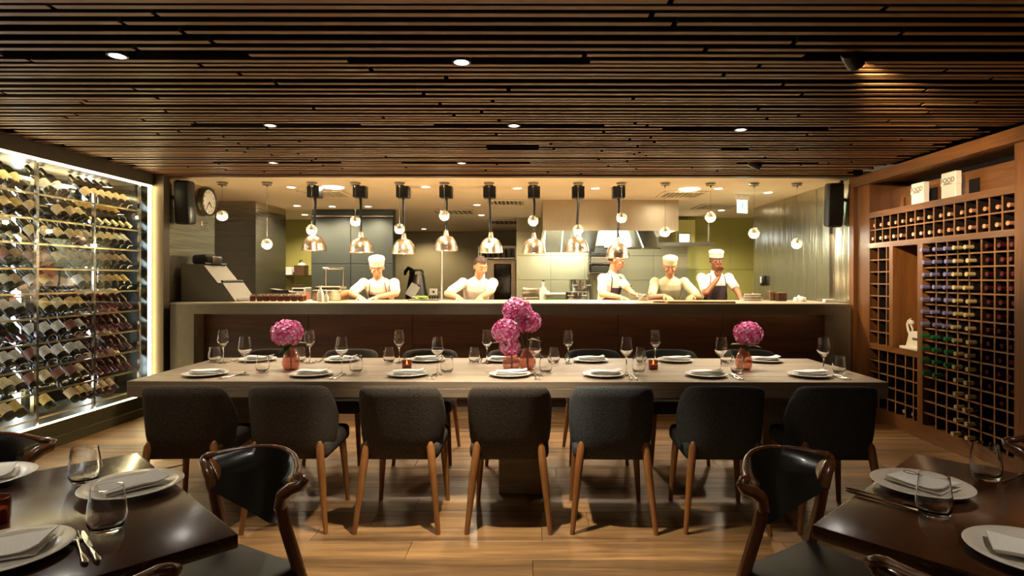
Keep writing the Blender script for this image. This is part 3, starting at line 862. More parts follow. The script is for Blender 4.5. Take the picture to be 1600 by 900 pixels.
def knife_mb():
    mb = MB()
    mb.tube([(0, -0.11, 0.006), (0, -0.10, 0.006), (0, -0.05, 0.005), (0, -0.015, 0.004)], [.004, .0065, .0055, .0035], 8, flat=(0.6, 1.0))
    pr = [(-0.004, -0.015), (-0.006, 0.02), (-0.006, 0.07), (0.0, 0.105), (0.0035, 0.10), (0.005, 0.05), (0.004, -0.015)]
    n = len(pr)
    vs = [(x, y, 0.003) for x, y in pr] + [(x, y, 0.005) for x, y in pr]
    mb.add(vs, [tuple(range(n)), tuple(range(n, 2 * n))] + [(i, (i + 1) % n, n + (i + 1) % n, n + i) for i in range(n)])
    return mb
def fork_mb():
    mb = MB()
    mb.tube([(0, -0.105, 0.006), (0, -0.095, 0.006), (0, -0.03, 0.004), (0, 0.03, 0.006), (0, 0.045, 0.004)], [.004, .0072, .003, .003, .006], 8, flat=(0.5, 1.0))
    mb.rbox((0, 0.052, 0.003), (0.022, 0.022, 0.003), 0.001, 1)
    for k in range(4):
        x = -0.0092 + k * 0.0061
        mb.tube([(x, 0.06, 0.003), (x, 0.085, 0.002), (x, 0.107, 0.006)], [.0018, .0017, .0008], 5)
    return mb
knife_me = knife_mb().mesh('knife', 'cutlery_steel', 50)
fork_me = fork_mb().mesh('fork', 'cutlery_steel', 50)

def item(name, me, loc, rz, label, cat, group=None):
    return tag(put(name, me, None, loc, (0, 0, rz)), label, cat, group)

near_chair = ['leftmost near chair', 'second near chair from left', 'third near chair from left', 'middle near chair', 'third near chair from right', 'second near chair from right', 'rightmost near chair']
far_chair = [s.replace('near', 'far') for s in near_chair]
fp = [322, 487, 637, 797, 943, 1104, 1265]
fw = [383, 534, 684, 836, 979, 1127, 1287]
ft = [395, 542, 693, 848, 994, 1149, 1309]
G = 'place settings on the near side of long table'
for k in range(7):
    c = near_chair[k]
    x = (fp[k] - VX) * 3.66 / F
    item('dinner_plate', plate_me, (x, 3.66, TZ), 0, 'white dinner plate on long table before the %s' % c, 'plate', G)
    item('napkin', nap[k % 3], (x + 0.01, 3.66, TZ + 0.0125), rng.uniform(-.12, .12), 'folded white napkin on the plate before the %s' % c, 'napkin', G)
    item('wine_glass', wine_me, ((fw[k] - VX) * 3.70 / F, 3.70, TZ), 0, 'stemmed wine glass on long table before the %s' % c, 'wine glass', G)
    item('water_tumbler', tumb_me, ((ft[k] - VX) * 3.76 / F + (0.055 if k < 2 else 0.02), 3.78, TZ), 0, 'stemless water tumbler on long table before the %s' % c, 'tumbler', G)
    item('knife', knife_me, (x + 0.158, 3.63, TZ), rng.uniform(-.08, .08), 'steel knife right of the plate before the %s' % c, 'knife', G)
    item('fork', fork_me, (x + 0.185, 3.62, TZ), rng.uniform(-.1, .02), 'steel fork right of the plate before the %s' % c, 'fork', G)
bp = [403, 535, 667, 785, 923, 1055, 1194]
bw = [349, 484, 624, 761, 888, 1024, 1160]
bt = [344, 478, 618, 752, 877, 1013, 1148]
G = 'place settings on the far side of long table'
for k in range(7):
    c = far_chair[k]
    x = (bp[k] - VX) * 4.30 / F
    item('dinner_plate', plate_me, (x, 4.30, TZ), 0, 'white dinner plate on long table before the %s' % c, 'plate', G)
    item('napkin', nap[(k + 1) % 3], (x + 0.01, 4.30, TZ + 0.0125), rng.uniform(-.12, .12), 'folded white napkin on the plate before the %s' % c, 'napkin', G)
    if k < 6:
        item('wine_glass', wine_me, ((bw[k] - VX) * 4.19 / F, 4.19, TZ), 0, 'stemmed wine glass on long table before the %s' % c, 'wine glass', G)
    item('water_tumbler', tumb_me, ((bt[k] - VX) * 4.22 / F - 0.05, 4.24, TZ), 0, 'stemless water tumbler on long table before the %s' % c, 'tumbler', G)
    item('knife', knife_me, (x - 0.155, 4.33, TZ), PI + rng.uniform(-.08, .08), 'steel knife beside the plate before the %s' % c, 'knife', G)
    item('fork', fork_me, (x - 0.18, 4.33, TZ), PI + rng.uniform(-.08, .08), 'steel fork beside the plate before the %s' % c, 'fork', G)

# ---- vases with hydrangeas
vase_me = MB().lathe([(0, 0.0), (0.040, 0.0), (0.047, 0.006), (0.056, 0.035), (0.057, 0.055), (0.050, 0.085), (0.035, 0.115), (0.026, 0.13), (0.027, 0.143), (0.0245, 0.143), (0.0235, 0.13), (0.032, 0.115), (0.047, 0.085), (0.054, 0.055), (0.053, 0.035), (0.042, 0.009), (0, 0.008)], 28).mesh('vase', 'pink_glass', 60)
def floret_head(r, seed):
    rr = random.Random(seed)
    mb = MB()
    n = int(210 * (r / 0.1) ** 2)
    mb.ball((0, 0, 0), (r * 0.86, r * 0.86, r * 0.76), 14, 9)
    for i in range(n):
        ph = math.acos(1 - 2 * (i + .5) / n * 0.93); th = i * 2.39996
        d = Vector((math.sin(ph) * math.cos(th), math.sin(ph) * math.sin(th), math.cos(ph)))
        c = Vector((d.x * r, d.y * r, d.z * r * 0.9)) * rr.uniform(0.92, 1.05)
        q = (d + Vector((rr.uniform(-.3, .3), rr.uniform(-.3, .3), rr.uniform(-.3, .3)))).to_track_quat('Z', 'Y').to_matrix().to_4x4()
        mx = Matrix.Translation(c) @ q @ Matrix.Rotation(rr.uniform(0, 1.5), 4, 'Z')
        s = rr.uniform(0.010, 0.0135)
        mi = 1 if rr.random() < 0.5 else 0
        for k in range(4):
            m2 = mx @ Matrix.Rotation(k * PI / 2, 4, 'Z')
            mb.add([(0.0008, 0, 0), (s * .55, -s * .5, 0.003), (s * 1.05, -s * 0.28, 0.0055), (s * 1.05, s * 0.28, 0.0055), (s * .55, s * .5, 0.003), (s * .5, 0, 0.0005)],
                   [(0, 1, 5), (1, 2, 5), (2, 3, 5), (3, 4, 5), (4, 0, 5)], mi, m2)
    return mb
def leaf_mb(L_, wd):
    n = 6; vs = []
    for i in range(n + 1):
        u = i / n; wdt = wd * math.sin(PI * min(1, u * 0.93 + 0.05)) ** 0.8
        z = -0.25 * L_ * u * u
        vs += [(-wdt, u * L_, z + 0.006), (0, u * L_, z), (wdt, u * L_, z + 0.006)]
    fs = []
    for i in range(n):
        a = i * 3
        fs += [(a, a + 1, a + 4, a + 3), (a + 1, a + 2, a + 5, a + 4)]
    return MB().add(vs, fs)
def hydrangea(vase_xy, heads_px, label, seed, d=3.9, leaves=()):
    root = thing('hydrangea', label, 'flower', (vase_xy[0], vase_xy[1], TZ + 0.012))
    for k, (px, py, rad) in enumerate(heads_px):
        c = P(px, py, d + 0.03 * (k % 2)) - root.location
        fh = floret_head(rad, seed + k).build('flower_head', ['petal', 'petal_light'], root, c)
        MB().tube([(0.005 * k, 0, 0.0), (0.006 * k, 0, 0.10), (c.x * .4, c.y * .4, 0.15), (c.x, c.y, c.z - rad * .5)], [.004, .004, .0035, .003], 7).build('stem', 'stem_green', root, smooth=60)
    for (dx, dy, dz, rz, tilt, L_) in leaves:
        leaf_mb(L_, L_ * 0.36).build('leaf', 'leaf', root, (dx, dy, dz), 60, (tilt, 0, rz))
def vase(px, py, label):
    p = onz(px, py, TZ)
    item('vase', vase_me, p, 0, label, 'vase', 'pink glass bud vases on the long table')
    return p
v1 = vase(455, 578, 'pink glass bud vase at the left of the long table')
v2 = vase(799, 580, 'pink glass bud vase at table centre, left of the pair')
v3 = vase(824, 577, 'pink glass bud vase at table centre, right of the pair')
v4 = vase(1162, 577, 'pink glass bud vase at the right of the long table')
hydrangea(v1, [(449, 521, 0.096)], 'single pink hydrangea bloom with leaves in the left vase', 11, v1.y, [(0.0, 0.0, 0.155, R(-75), 0.25, 0.10), (0.0, -.01, 0.16, R(105), -0.5, 0.09), (0, -.02, .15, R(160), -0.6, .07)])
hydrangea(v2, [(790, 518, 0.087), (797, 541, 0.066)], 'two pink hydrangea blooms in the left vase of the centre pair', 21, v2.y - .02, [(-0.02, 0, 0.17, R(80), 0.2, 0.11), (-0.01, -.01, .17, R(120), .3, .08)])
hydrangea(v3, [(808, 485, 0.093), (825, 503, 0.083)], 'two tall pink hydrangea blooms in the right vase of the centre pair', 31, v3.y, [(0.01, 0, 0.18, R(-70), 0.1, 0.09)])
hydrangea(v4, [(1169, 521, 0.088)], 'single pink hydrangea bloom with leaves in the right vase', 41, v4.y, [(0, -.01, .15, R(100), .3, .09), (0.01, -.01, 0.15, R(-120), 0.1, 0.10), (0, -.02, .15, R(175), -.3, .07)])

def votive(loc, label, flame=True):
    t = thing('votive_candle', label, 'candle', loc, 0, 'votive candles on the tables')
    MB().lathe([(0, 0), (0.028, 0), (0.031, 0.004), (0.033, 0.062), (0.0305, 0.062), (0.0285, 0.006), (0, 0.006)], 20).build('glass_cup', 'amber_glass', t, smooth=50)
    MB().lathe([(0, 0.007), (0.024, 0.007), (0.024, 0.034), (0, 0.034)], 16).build('candle', 'wax', t, smooth=50)
    if flame:
        MB().lathe([(0, 0.036), (0.004, 0.041), (0.0045, 0.046), (0.0, 0.06)], 8).build('flame', 'flame', t, smooth=60)
votive(onz(636, 578, TZ), 'lit votive candle in brown glass on the long table, left one')
votive(onz(1021, 577, TZ), 'lit votive candle in brown glass on the long table, right one')

# ================================================================== NEAR SQUARE TABLES
def square_table(corner_near, corner_far, sgn, label):
    a, f = Vector(corner_near), Vector(corner_far)
    e = (f - a); L_ = e.length; e.normalize()
    perp = Vector((e.y, -e.x)) * sgn                      # away from the middle of the room
    c = a + e * (L_ / 2) + perp * (L_ / 2)
    rz = math.atan2(e.y, e.x)
    t = thing('square_table', label, 'table', (c.x, c.y, 0), rz, 'dark square tables in the foreground')
    MB().rbox((0, 0, TZ - 0.017), (L_, L_, 0.034), 0.003, 2).build('table_top', 'walnut_top', t, smooth=30)
    MB().b6(-0.05, 0.05, -0.05, 0.05, 0.03, TZ - 0.034).build('column', 'black_plastic', t)
    MB().rbox((0, 0, 0.015), (0.36, 0.36, 0.03), 0.006, 1).build('base', 'black_plastic', t)
    for s in (-1, 1):
        MB().b6(-0.3, 0.3, s * 0.12 - 0.02, s * 0.12 + 0.02, TZ - 0.064, TZ - 0.034).build('bearer', 'black_plastic', t)
    return t, c, rz
t1, c1, rz1 = square_table((-0.698, 1.40), (-1.373, 2.048), -1, 'dark polished square wooden table in the left foreground')
t2, c2, rz2 = square_table((0.692, 1.456), (1.331, 2.051), 1, 'dark polished square wooden table in the right foreground')

def bow_chair_parts(t):
    n = 17
    def curve(u):                                         # u in -1..1 along the back, shallow in plan
        f = abs(u)
        return Vector((0.212 * u, -0.215 + 0.105 * f ** 2.0, 0.785 - 0.03 * f ** 2))
    arc = [curve(-1 + 2 * i / (n - 1)) for i in range(n)]
    tips = {}
    for s in (-1, 1):                                     # rail ends swing out, round a knuckle and drop into the leg
        e = arc[0] if s < 0 else arc[-1]
        tips[s] = ([e + Vector((s * .018, -.002, -.002)), e + Vector((s * .031, .000, -.010)), e + Vector((s * .026, .010, -.024)), e + Vector((-s * .004, .018, -.034)), e + Vector((-s * .034, .024, -.056)), e + Vector((-s * .046, .024, -.095))], [.0125, .0145, .0175, .0205, .021, .0195])
    pts = list(reversed(tips[-1][0])) + arc + tips[1][0]
    rad = list(reversed(tips[-1][1])) + [0.0075 + 0.0045 * abs(-1 + 2 * i / (n - 1)) ** 3 for i in range(n)] + tips[1][1]
    MB().tube(pts, rad, 10).build('top_rail', 'chair_wood', t, smooth=70)
    vs, fs = [], []
    m = 8
    for k in range(2):
        for i in range(n):
            u = -1 + 2 * i / (n - 1); f = abs(u)
            h = 0.24 * (1 - 0.58 * f ** 1.7)
            for j in range(m):
                v = j / (m - 1)
                thick = 0.010 + 0.014 * math.sin(v * PI)
                nrm = Vector((-0.9 * u, 1, 0)).normalized()
                c = arc[i] + Vector((-0.055 * u * min(1, v / .3) ** .7, -0.012 * math.sin(v * PI) + 0.03 * v * v, -h * v))
                q = c + nrm * (thick if k else -0.004)
                vs.append(q)
    def ix(k, i, j): return (k * n + i) * m + j
    for i in range(n - 1):
        for j in range(m - 1):
            fs.append((ix(0, i, j), ix(0, i + 1, j), ix(0, i + 1, j + 1), ix(0, i, j + 1)))
            fs.append((ix(1, i, j), ix(1, i, j + 1), ix(1, i + 1, j + 1), ix(1, i + 1, j)))
        fs.append((ix(0, i, m - 1), ix(0, i + 1, m - 1), ix(1, i + 1, m - 1), ix(1, i, m - 1)))
        fs.append((ix(0, i, 0), ix(1, i, 0), ix(1, i + 1, 0), ix(0, i + 1, 0)))
    for i in (0, n - 1):
        for j in range(m - 1): fs.append((ix(0, i, j), ix(0, i, j + 1), ix(1, i, j + 1), ix(1, i, j)))
    MB().add(vs, fs).build('backrest', 'black_leather', t, smooth=70)
    MB().rbox((0, 0.045, 0.43), (0.385, 0.42, 0.06), 0.022, 3).build('seat', 'seat_leather', t, smooth=60)
    for s in (-1, 1):
        MB().b6(s * 0.178 - 0.012, s * 0.178 + 0.012, -0.13, 0.21, 0.355, 0.40).build('seat_rail', 'chair_wood', t)
        e = tips[s][0][-1]
        MB().tube([(s * 0.205, -0.27, 0.0), (s * 0.192, -0.19, 0.28), (s * 0.180, -0.135, 0.47), (s * 0.169, -0.10, 0.6), e + Vector((0, 0, .012))], [.012, .0175, .0195, .019, .019], 10).build('leg', 'chair_wood', t, smooth=70)
        MB().tube([(s * 0.215, 0.225, 0.0), (s * 0.18, 0.21, 0.41)], [.012, .019], 10).build('leg', 'chair_wood', t, smooth=70)
    for y in (-0.13, 0.2):
        MB().b6(-0.166, 0.166, y - 0.012, y + 0.012, 0.355, 0.40).build('seat_rail', 'chair_wood', t)
bc = thing('bow_back_chair', 'black leather bow back chair at the right side of left foreground table', 'chair', (0, 0, 0), 0, 'black bow back chairs')
bow_chair_parts(bc)
def face(o, loc, d):
    o.location = (loc[0], loc[1], 0); o.rotation_euler = (0, 0, math.atan2(d[1], d[0]) - PI / 2)
face(bc, (-0.955, 1.80), (-0.48, -0.88))
def bow(loc, d, label):
    o = dup(bc, (0, 0, 0), 0, label, 'black bow back chairs'); face(o, loc, d); return o
bow((0.885, 1.805), (0.56, -0.83), 'black leather bow back chair at the left side of right foreground table')
bow((-1.93, 1.97), (0.55, -0.83), 'black leather bow back chair beyond the left foreground table by cabinet')
bow((1.93, 2.0), (-0.55, -0.83), 'black leather bow back chair beyond the right foreground table by rack')
bow((-1.00, 1.145), (-0.7, 0.71), 'black leather bow back chair at bottom left, only its rail tip showing')
bow((0.985, 1.185), (0.7, 0.71), 'black leather bow back chair at bottom right, only its rail tip showing')

# ---- settings on the near tables
def on(px, py): return onz(px, py, TZ)
def lay(name, me, p, q, label, cat):                     # cutlery along the line handle end p -> tip q
    p, q = on(*p), on(*q); d = q - p
    item(name, me, (p + d * 0.5), math.atan2(d.y, d.x) - PI / 2, label, cat)
def setting(px, py, rz, lab, nap_rz, k, wide=True):
    p = on(px, py)
    item('dinner_plate', plate_me, p, 0, 'white dinner plate ' + lab, 'plate')
    o = item('napkin', big_nap[k], p + Vector((0, 0, 0.0125)), nap_rz, 'folded white napkin on the plate ' + lab, 'napkin')
    return p, o
setting(207, 766, 0, 'on left foreground table, before the chair on its right', R(52), 0)
setting(2, 873, 0, 'on left foreground table, nearest the camera', R(20), 1)
setting(-28, 754, 0, 'on left foreground table, cut by the left picture edge', R(35), 2)
p, o = setting(1440, 763, 0, 'on right foreground table, before the chair on its left', R(-62), 1)
MB().tube([Vector((0.02 * math.cos(a) - .03, 0.011 * math.sin(a), 0.0265)) for a in [k * PI / 8 for k in range(17)]], 0.0012, 5).build('embroidered_ring', 'ink', o)
setting(1618, 872, 0, 'on right foreground table, nearest the camera', R(-30), 2)
for px, py, l in ((168, 832, 'stemless tumbler on left foreground table beside the fork and knife'), (133, 757, 'stemless tumbler on left foreground table farther back, near its far corner'),
                  (1460, 806, 'stemless tumbler on right foreground table in front of a plate'), (1541, 748, 'stemless tumbler on right foreground table farther back')):
    item('water_tumbler', tumb_me, on(px, py), 0, l, 'tumbler', 'tumblers on the foreground tables')
lay('fork', fork_me, (137, 890), (113, 832), 'steel fork beside the tumbler on left foreground table', 'fork')
lay('knife', knife_me, (155, 882), (128, 832), 'steel knife beside the fork on left foreground table', 'knife')
lay('knife', knife_me, (205, 748), (256, 736), 'steel knife behind the plate on left foreground table', 'knife')
lay('fork', fork_me, (1346, 770), (1430, 789), 'steel fork left of the plate on right foreground table', 'fork')
lay('knife', knife_me, (1346, 775), (1434, 799), 'steel knife left of the plate on right foreground table', 'knife')
lay('fork', fork_me, (1566, 756), (1612, 737), 'steel fork at the right picture edge on right foreground table', 'fork')
votive(on(-8, 818), 'brown glass votive on left foreground table at the picture edge', False)
# ================================================================== LAMPS OVER THE PASS
box_px = [492, 563, 630, 697, 765, 834, 903, 966]
shade_px = [(491, 392), (564, 395), (631, 397), (697, 392), (767, 395), (834, 396), (901, 393), (965, 403)]
HY = 6.74
for k, (bx_, (sx, sy)) in enumerate(zip(box_px, shade_px)):
    top = Vector(((bx_ - VX) * HY / F, HY, ZC))
    t = thing('heat_lamp', 'copper toned dome heat lamp on black drop tube over the pass, %s from left' % ORD[k], 'heat lamp', top, 0, 'heat lamps over the pass')
    b = P(sx, sy, HY) - top
    MB().rbox((0, 0, -0.065), (0.14, 0.14, 0.13), 0.008, 2).build('ceiling_box', 'black_plastic', t, smooth=40)
    hz = b.z + 0.215
    MB().tube([(0, 0, -0.12), (0.004, 0, -0.2), (b.x * .6, b.y * .6, hz + 0.12), (b.x, b.y, hz)], [.017, .015, .014, .013], 10).build('drop_tube', 'black_plastic', t, smooth=60)
    nk = MB().lathe([(0, 0.235), (0.018, 0.235), (0.026, 0.22), (0.026, 0.195), (0.034, 0.188), (0.034, 0.17), (0, 0.17)], 18).build('neck', 'alu_lamp', t, b, 50)
    MB().lathe([(0.03, 0.172), (0.06, 0.165), (0.092, 0.14), (0.118, 0.095), (0.134, 0.04), (0.137, 0.006), (0.140, 0.0), (0.137, -0.001), (0.133, 0.008), (0.128, 0.04), (0.112, 0.092), (0.088, 0.135), (0.058, 0.16), (0.03, 0.166)], 36).build('shade', 'alu_lamp', t, b, 50)
    MB().ball((0, 0, 0.055), (0.045, 0.045, 0.055), 14, 8).build('bulb', 'heat_bulb', t, b, 60)
    p = top + b
    spot('heat_lamp_light', (p.x, p.y, p.z - 0.005), (p.x, p.y, 0), P_HEAT, WARM, 140, 0.8, 0.05)

gl_x = [347, 417, 487, 555, 624, 694, 764, 833, 903, 971, 1039, 1110, 1178, 1245]
gl_y = [338, 382, 360, 346, 358, 337, 380, 345, 359, 340, 362, 339, 364, 380]
GY = 6.42
can_me = MB().lathe([(0, 0), (0.058, 0), (0.058, -0.012), (0.03, -0.016), (0.03, -0.022), (0.05, -0.024), (0.05, -0.034), (0.012, -0.036), (0.010, -0.055), (0, -0.055)], 18).mesh('canopy', 'steel', 40)
glb_me = MB().ball((0, 0, 0), 0.058, 20, 14).mesh('globe', 'globe_glass', 60)
core = MB().ball((0, 0, -0.018), (0.024, 0.024, 0.022), 12, 8)
core_me = core.mesh('led_core', 'globe_core', 60)
holder_me = MB().lathe([(0, 0.06), (0.012, 0.06), (0.012, 0.035), (0.026, 0.01), (0.028, -0.004), (0, -0.004)], 14).mesh('holder', 'steel', 50)
for k in range(14):
    top = Vector(((gl_x[k] - VX) * GY / F, GY, ZC))
    c = P(gl_x[k], gl_y[k], GY)
    t = thing('globe_pendant', 'small clear glass globe pendant hanging over the pass, %s from left' % ORD[k], 'pendant lamp', top, 0, 'glass globe pendants over the pass')
    put('canopy', can_me, t)
    MB().tube([(0, 0, -0.05), (0, 0, c.z - ZC + 0.055)], 0.0016, 5).build('cord', 'steel', t)
    put('globe', glb_me, t, (0, 0, c.z - ZC))
    put('holder', holder_me, t, (0, 0, c.z - ZC))
    put('led_core', core_me, t, (0, 0, c.z - ZC))

# ---- kitchen ceiling fixtures
kd = [(455, 293), (665, 292), (808, 294), (930, 294), (1122, 294), (1200, 300), (464, 322), (519, 323), (575, 323), (745, 320), (1127, 328), (662, 358), (752, 336), (476, 336)]
kl = ['second lamp from left in front row', 'third lamp from left in front row', 'behind the fifth heat lamp', 'behind the hood edge, front row', 'left of the exit sign', 'right of the exit sign',
      'rear row, leftmost', 'rear row, second from left', 'rear row, third from left', 'rear row, near the oven', 'rear right, over the chef with dark apron', 'deep in the middle aisle', 'in the aisle before the oven', 'added to brighten the green left recess']  # the recess lamp is added for brightness, no source shows there
for (x, y), l in zip(kd, kl):
    d = F * (ZC - HC) / (VY - y)
    X = (x - VX) * d / F
    t = thing('kitchen_downlight', 'small round kitchen ceiling downlight, ' + l, 'downlight', (X, d, ZC), 0, 'kitchen ceiling downlights')
    MB().lathe([(0.045, -0.004), (0.06, -0.004), (0.062, 0), (0.045, 0), (0.045, -0.004)], 20).build('ring', 'sign_white', t)
    MB().lathe([(0, -0.003), (0.044, -0.003), (0.044, -0.001), (0, -0.001)], 18).build('lens', 'kitchen_disc', t)
    spot('kitchen_light', (X, d, ZC - 0.02), (X, d, 0), P_KITCHEN, WARM2, 150, 0.6, 0.05)
for x, y, l in ((520, 293, 'flat white round ceiling panel beside the first heat lamp'), (1077, 295, 'flat white round ceiling panel right of the hood')):
    d = F * (ZC - HC) / (VY - y)
    MBo = MB().lathe([(0, -0.008), (0.11, -0.008), (0.118, -0.004), (0.118, 0), (0, 0)], 26).build('ceiling_panel_light', 'kitchen_disc', None, ((x - VX) * d / F, d, ZC))
    tag(MBo, l, 'ceiling light')
def vent(x, y, wd, dp, l):
    d = F * (ZC - HC) / (VY - y)
    t = thing('air_vent', l, 'vent', ((x - VX) * d / F, d, ZC), 0, 'kitchen ceiling air vents')
    MB().b6(-wd / 2, wd / 2, -dp / 2, dp / 2, -0.004, 0).build('backing', 'dark_steel', t)
    for a, b, c, e in ((-wd / 2, wd / 2, -dp / 2, -dp / 2 + .03), (-wd / 2, wd / 2, dp / 2 - .03, dp / 2), (-wd / 2, -wd / 2 + .03, -dp / 2 + .03, dp / 2 - .03), (wd / 2 - .03, wd / 2, -dp / 2 + .03, dp / 2 - .03)):
        MB().b6(a, b, c, e, -0.014, -0.004).build('frame', 'kitchen_paint', t)
    n = 9
    for i in range(n):
        x_ = -wd / 2 + 0.05 + (wd - 0.1) * i / (n - 1)
        MB().box((x_, 0, -0.010), (0.012, dp - 0.06, 0.012)).build('slat', 'kitchen_paint', t)
vent(510, 303, 0.55, 0.5, 'square ceiling air vent behind the first heat lamp')
vent(1065, 303, 0.55, 0.5, 'square ceiling air vent right of the hood')
vent(1120, 322, 0.6, 0.6, 'ceiling air vent near the exit sign')
vent(708, 331, 0.7, 0.6, 'ceiling air vent behind the fourth heat lamp')
vent(790, 316, 0.55, 0.5, 'ceiling air vent behind the fifth heat lamp')
vent(795, 347, 0.8, 0.8, 'far ceiling air vent above the oven')

# ---- exit sign
t = thing('exit_sign', 'hanging green and white lit emergency exit sign with running figure', 'sign', (2.62, 7.36, ZC), R(22))
MB().rbox((0, 0, -0.035), (0.17, 0.06, 0.07), 0.006, 1).build('housing', 'sign_white', t)
MB().b6(-0.075, 0.075, -0.008, 0.008, -0.225, -0.07).build('panel', 'exit_lit', t)
fig = MB()
y_ = -0.0095
def q4(a, b, wd):
    a, b = Vector((a[0], y_, a[1])), Vector((b[0], y_, b[1])); d = (b - a).normalized(); n = Vector((d.z, 0, -d.x)) * wd / 2
    fig.add([a - n, a + n, b + n, b - n], [(0, 1, 2, 3)])
q4((0.0, -0.115), (-0.008, -0.155), .022); q4((-0.008, -0.15), (0.018, -0.172), .011); q4((0.018, -0.172), (0.014, -0.205), .010); q4((-0.008, -0.153), (-0.024, -0.185), .011)
q4((-0.024, -0.185), (-0.048, -0.188), .010); q4((0, -0.12), (-0.028, -0.13), .008); q4((-0.028, -0.13), (-0.036, -0.15), .008); q4((0.004, -0.12), (0.026, -0.138), .008)
fig.add([(0.006 + .011 * math.cos(k), y_, -0.099 + .011 * math.sin(k)) for k in [PI / 5 * j for j in range(10)]], [tuple(range(10))])
fig.build('pictogram', 'exit_green', t)

# ================================================================== LEFT STEEL WALL: clock, speakers, notice
t = thing('wall_clock', 'round white wall clock with dark rim on the left steel wall', 'clock', (KX, 6.80, P(323, 318, 6.8).z + 0.01))
face_m = Matrix.Rotation(PI / 2, 4, 'Y')
MB().lathe([(0, 0), (0.155, 0), (0.16, 0.01), (0.16, 0.055), (0.15, 0.062), (0.142, 0.055), (0.142, 0.04), (0, 0.04)], 36, face_m).build('case', 'dark_steel', t, smooth=40)
MB().lathe([(0, 0.041), (0.141, 0.041), (0.141, 0.043), (0, 0.043)], 36, face_m).build('dial', 'paper', t)
num = MB()
for h in range(1, 13):
    a = R(90 - h * 30)                                    # seen from the room (+X side) the dial runs clockwise
    mx = Matrix.Translation((0.0445, 0.113 * math.cos(a), 0.113 * math.sin(a))) @ Matrix.Rotation(PI / 2, 4, 'Z') @ Matrix.Rotation(PI / 2, 4, 'X')
    num.add(*text_mesh(str(h), 0.038, mx))
num.build('numerals', 'ink', t)
for ang, ln, wd in ((R(90 - 138), 0.075, 0.010), (R(90 - 215), 0.115, 0.007)):
    e = Vector((0.047, ln * math.cos(ang), ln * math.sin(ang)))
    MB().tube([(0.047, 0, 0), e], [wd * .6, wd * .35], 6).build('hand', 'black_plastic', t)
t = tag(MB().rbox((0, 0, 0), (0.006, 0.15, 0.11), 0.002, 1).build('notice', 'brushed_steel_h', None, (KX + 0.004, 6.80, P(320, 354, 6.8).z)), 'small framed notice on steel wall below the clock', 'notice')
for k in range(3):
    MB().b6(0.003, 0.0038, -0.055, 0.05 - 0.03 * (k == 1), 0.028 - 0.03 * k, 0.036 - 0.03 * k).build('text_line', 'ink', t)
def speaker(loc, rz, tilt, label, sx):
    t = thing('loudspeaker', label, 'loudspeaker', loc, rz, 'black wall loudspeakers')
    tm = Matrix.Rotation(tilt, 4, 'X')
    MB().rbox((0, 0, 0), (0.155, 0.20, 0.46), 0.03, 3, tm).build('cabinet', 'black_plastic', t, smooth=50)
    MB().rbox((0, -0.10, 0), (0.13, 0.012, 0.42), 0.005, 2, tm).build('grille', 'black_plastic', t, smooth=50)
    MB().tube([(sx * 0.02, 0.09, 0.05), (sx * 0.10, 0.13, 0.08)], 0.02, 8).build('bracket', 'black_plastic', t)
    MB().b6(sx * 0.10 - 0.012, sx * 0.10 + 0.012, 0.10, 0.16, -0.1, ZC - loc[2]).build('mount', 'black_plastic', t)
sz = P(280, 318, 6.22).z
speaker((-3.655, 6.19, sz), R(12), R(6), 'black loudspeaker hung at the left end of the kitchen opening', -1)
speaker((3.165, 6.19, P(1311, 320, 6.2).z), R(-14), R(8), 'black loudspeaker hung at the right end of the kitchen opening', 1)

# ================================================================== THINGS ON AND BEHIND THE PASS
CZ = 1.10
t = thing('display_unit', 'stepped steel display unit with sloping front on left end of pass', 'display unit', (-3.5, 6.5, CZ))
MB().prism([(-0.24, 0), (0.34, 0), (0.20, 0.20), (0.15, 0.20), (-0.01, 0.40), (-0.24, 0.40)], 0.46).build('body', 'unit_steel', t)
MB().tube([(0.345, -0.2, 0.02), (0.345, 0.2, 0.02)], 0.012, 8).build('front_lip', 'steel', t)
MB().tube([(0.19, -0.22, 0.215), (0.19, 0.22, 0.215)], 0.014, 8).build('handle', 'black_plastic', t)
MB().tube([(0.0, -0.22, 0.405), (0.0, 0.22, 0.405)], 0.014, 8).build('handle', 'black_plastic', t)
t = thing('receipt_printer', 'dark rounded printer standing on the steel display unit', 'printer', (-3.6, 6.5, CZ + 0.4))
MB().rbox((-0.02, 0, 0.055), (0.17, 0.22, 0.11), 0.03, 3).build('housing', 'black_plastic', t, smooth=50)
MB().rbox((0.085, 0, 0.048), (0.09, 0.2, 0.09), 0.02, 2).build('lid', 'dark_steel', t, smooth=50)
jb = MB().lathe([(0, 0), (0.026, 0), (0.03, 0.005), (0.03, 0.05), (0.024, 0.058), (0, 0.058)], 14).mesh('spice_jar', 'jar_amber', 50)
jl = MB().lathe([(0, 0.056), (0.027, 0.056), (0.027, 0.074), (0, 0.076)], 14).mesh('lid', 'alu_lamp', 50)
for k in range(15):
    rw = k % 2
    x = P(405 + k * 5.3, 465, 6.55).x
    o = tag(put('spice_jar', jb, None, (x, 6.40 + rw * 0.16, CZ)), 'small amber spice jar with metal lid at left of pass, %s from left' % ORD[k], 'jar', 'row of spice jars on the pass')
    put('lid', jl, o)
def bottle_small(loc, h, m, label, cat='bottle'):
    o = tag(MB().lathe([(0, 0), (h * .2, 0), (h * .21, h * .03), (h * .21, h * .5), (h * .16, h * .62), (h * .075, h * .72), (h * .075, h * .95), (h * .09, h * .96), (h * .09, h), (0, h)], 14).build('bottle', m, None, loc, 50), label, cat)
    MB().lathe([(0, h), (h * .08, h), (h * .08, h * 1.06), (0, h * 1.06)], 10).build('stopper', 'steel', o)
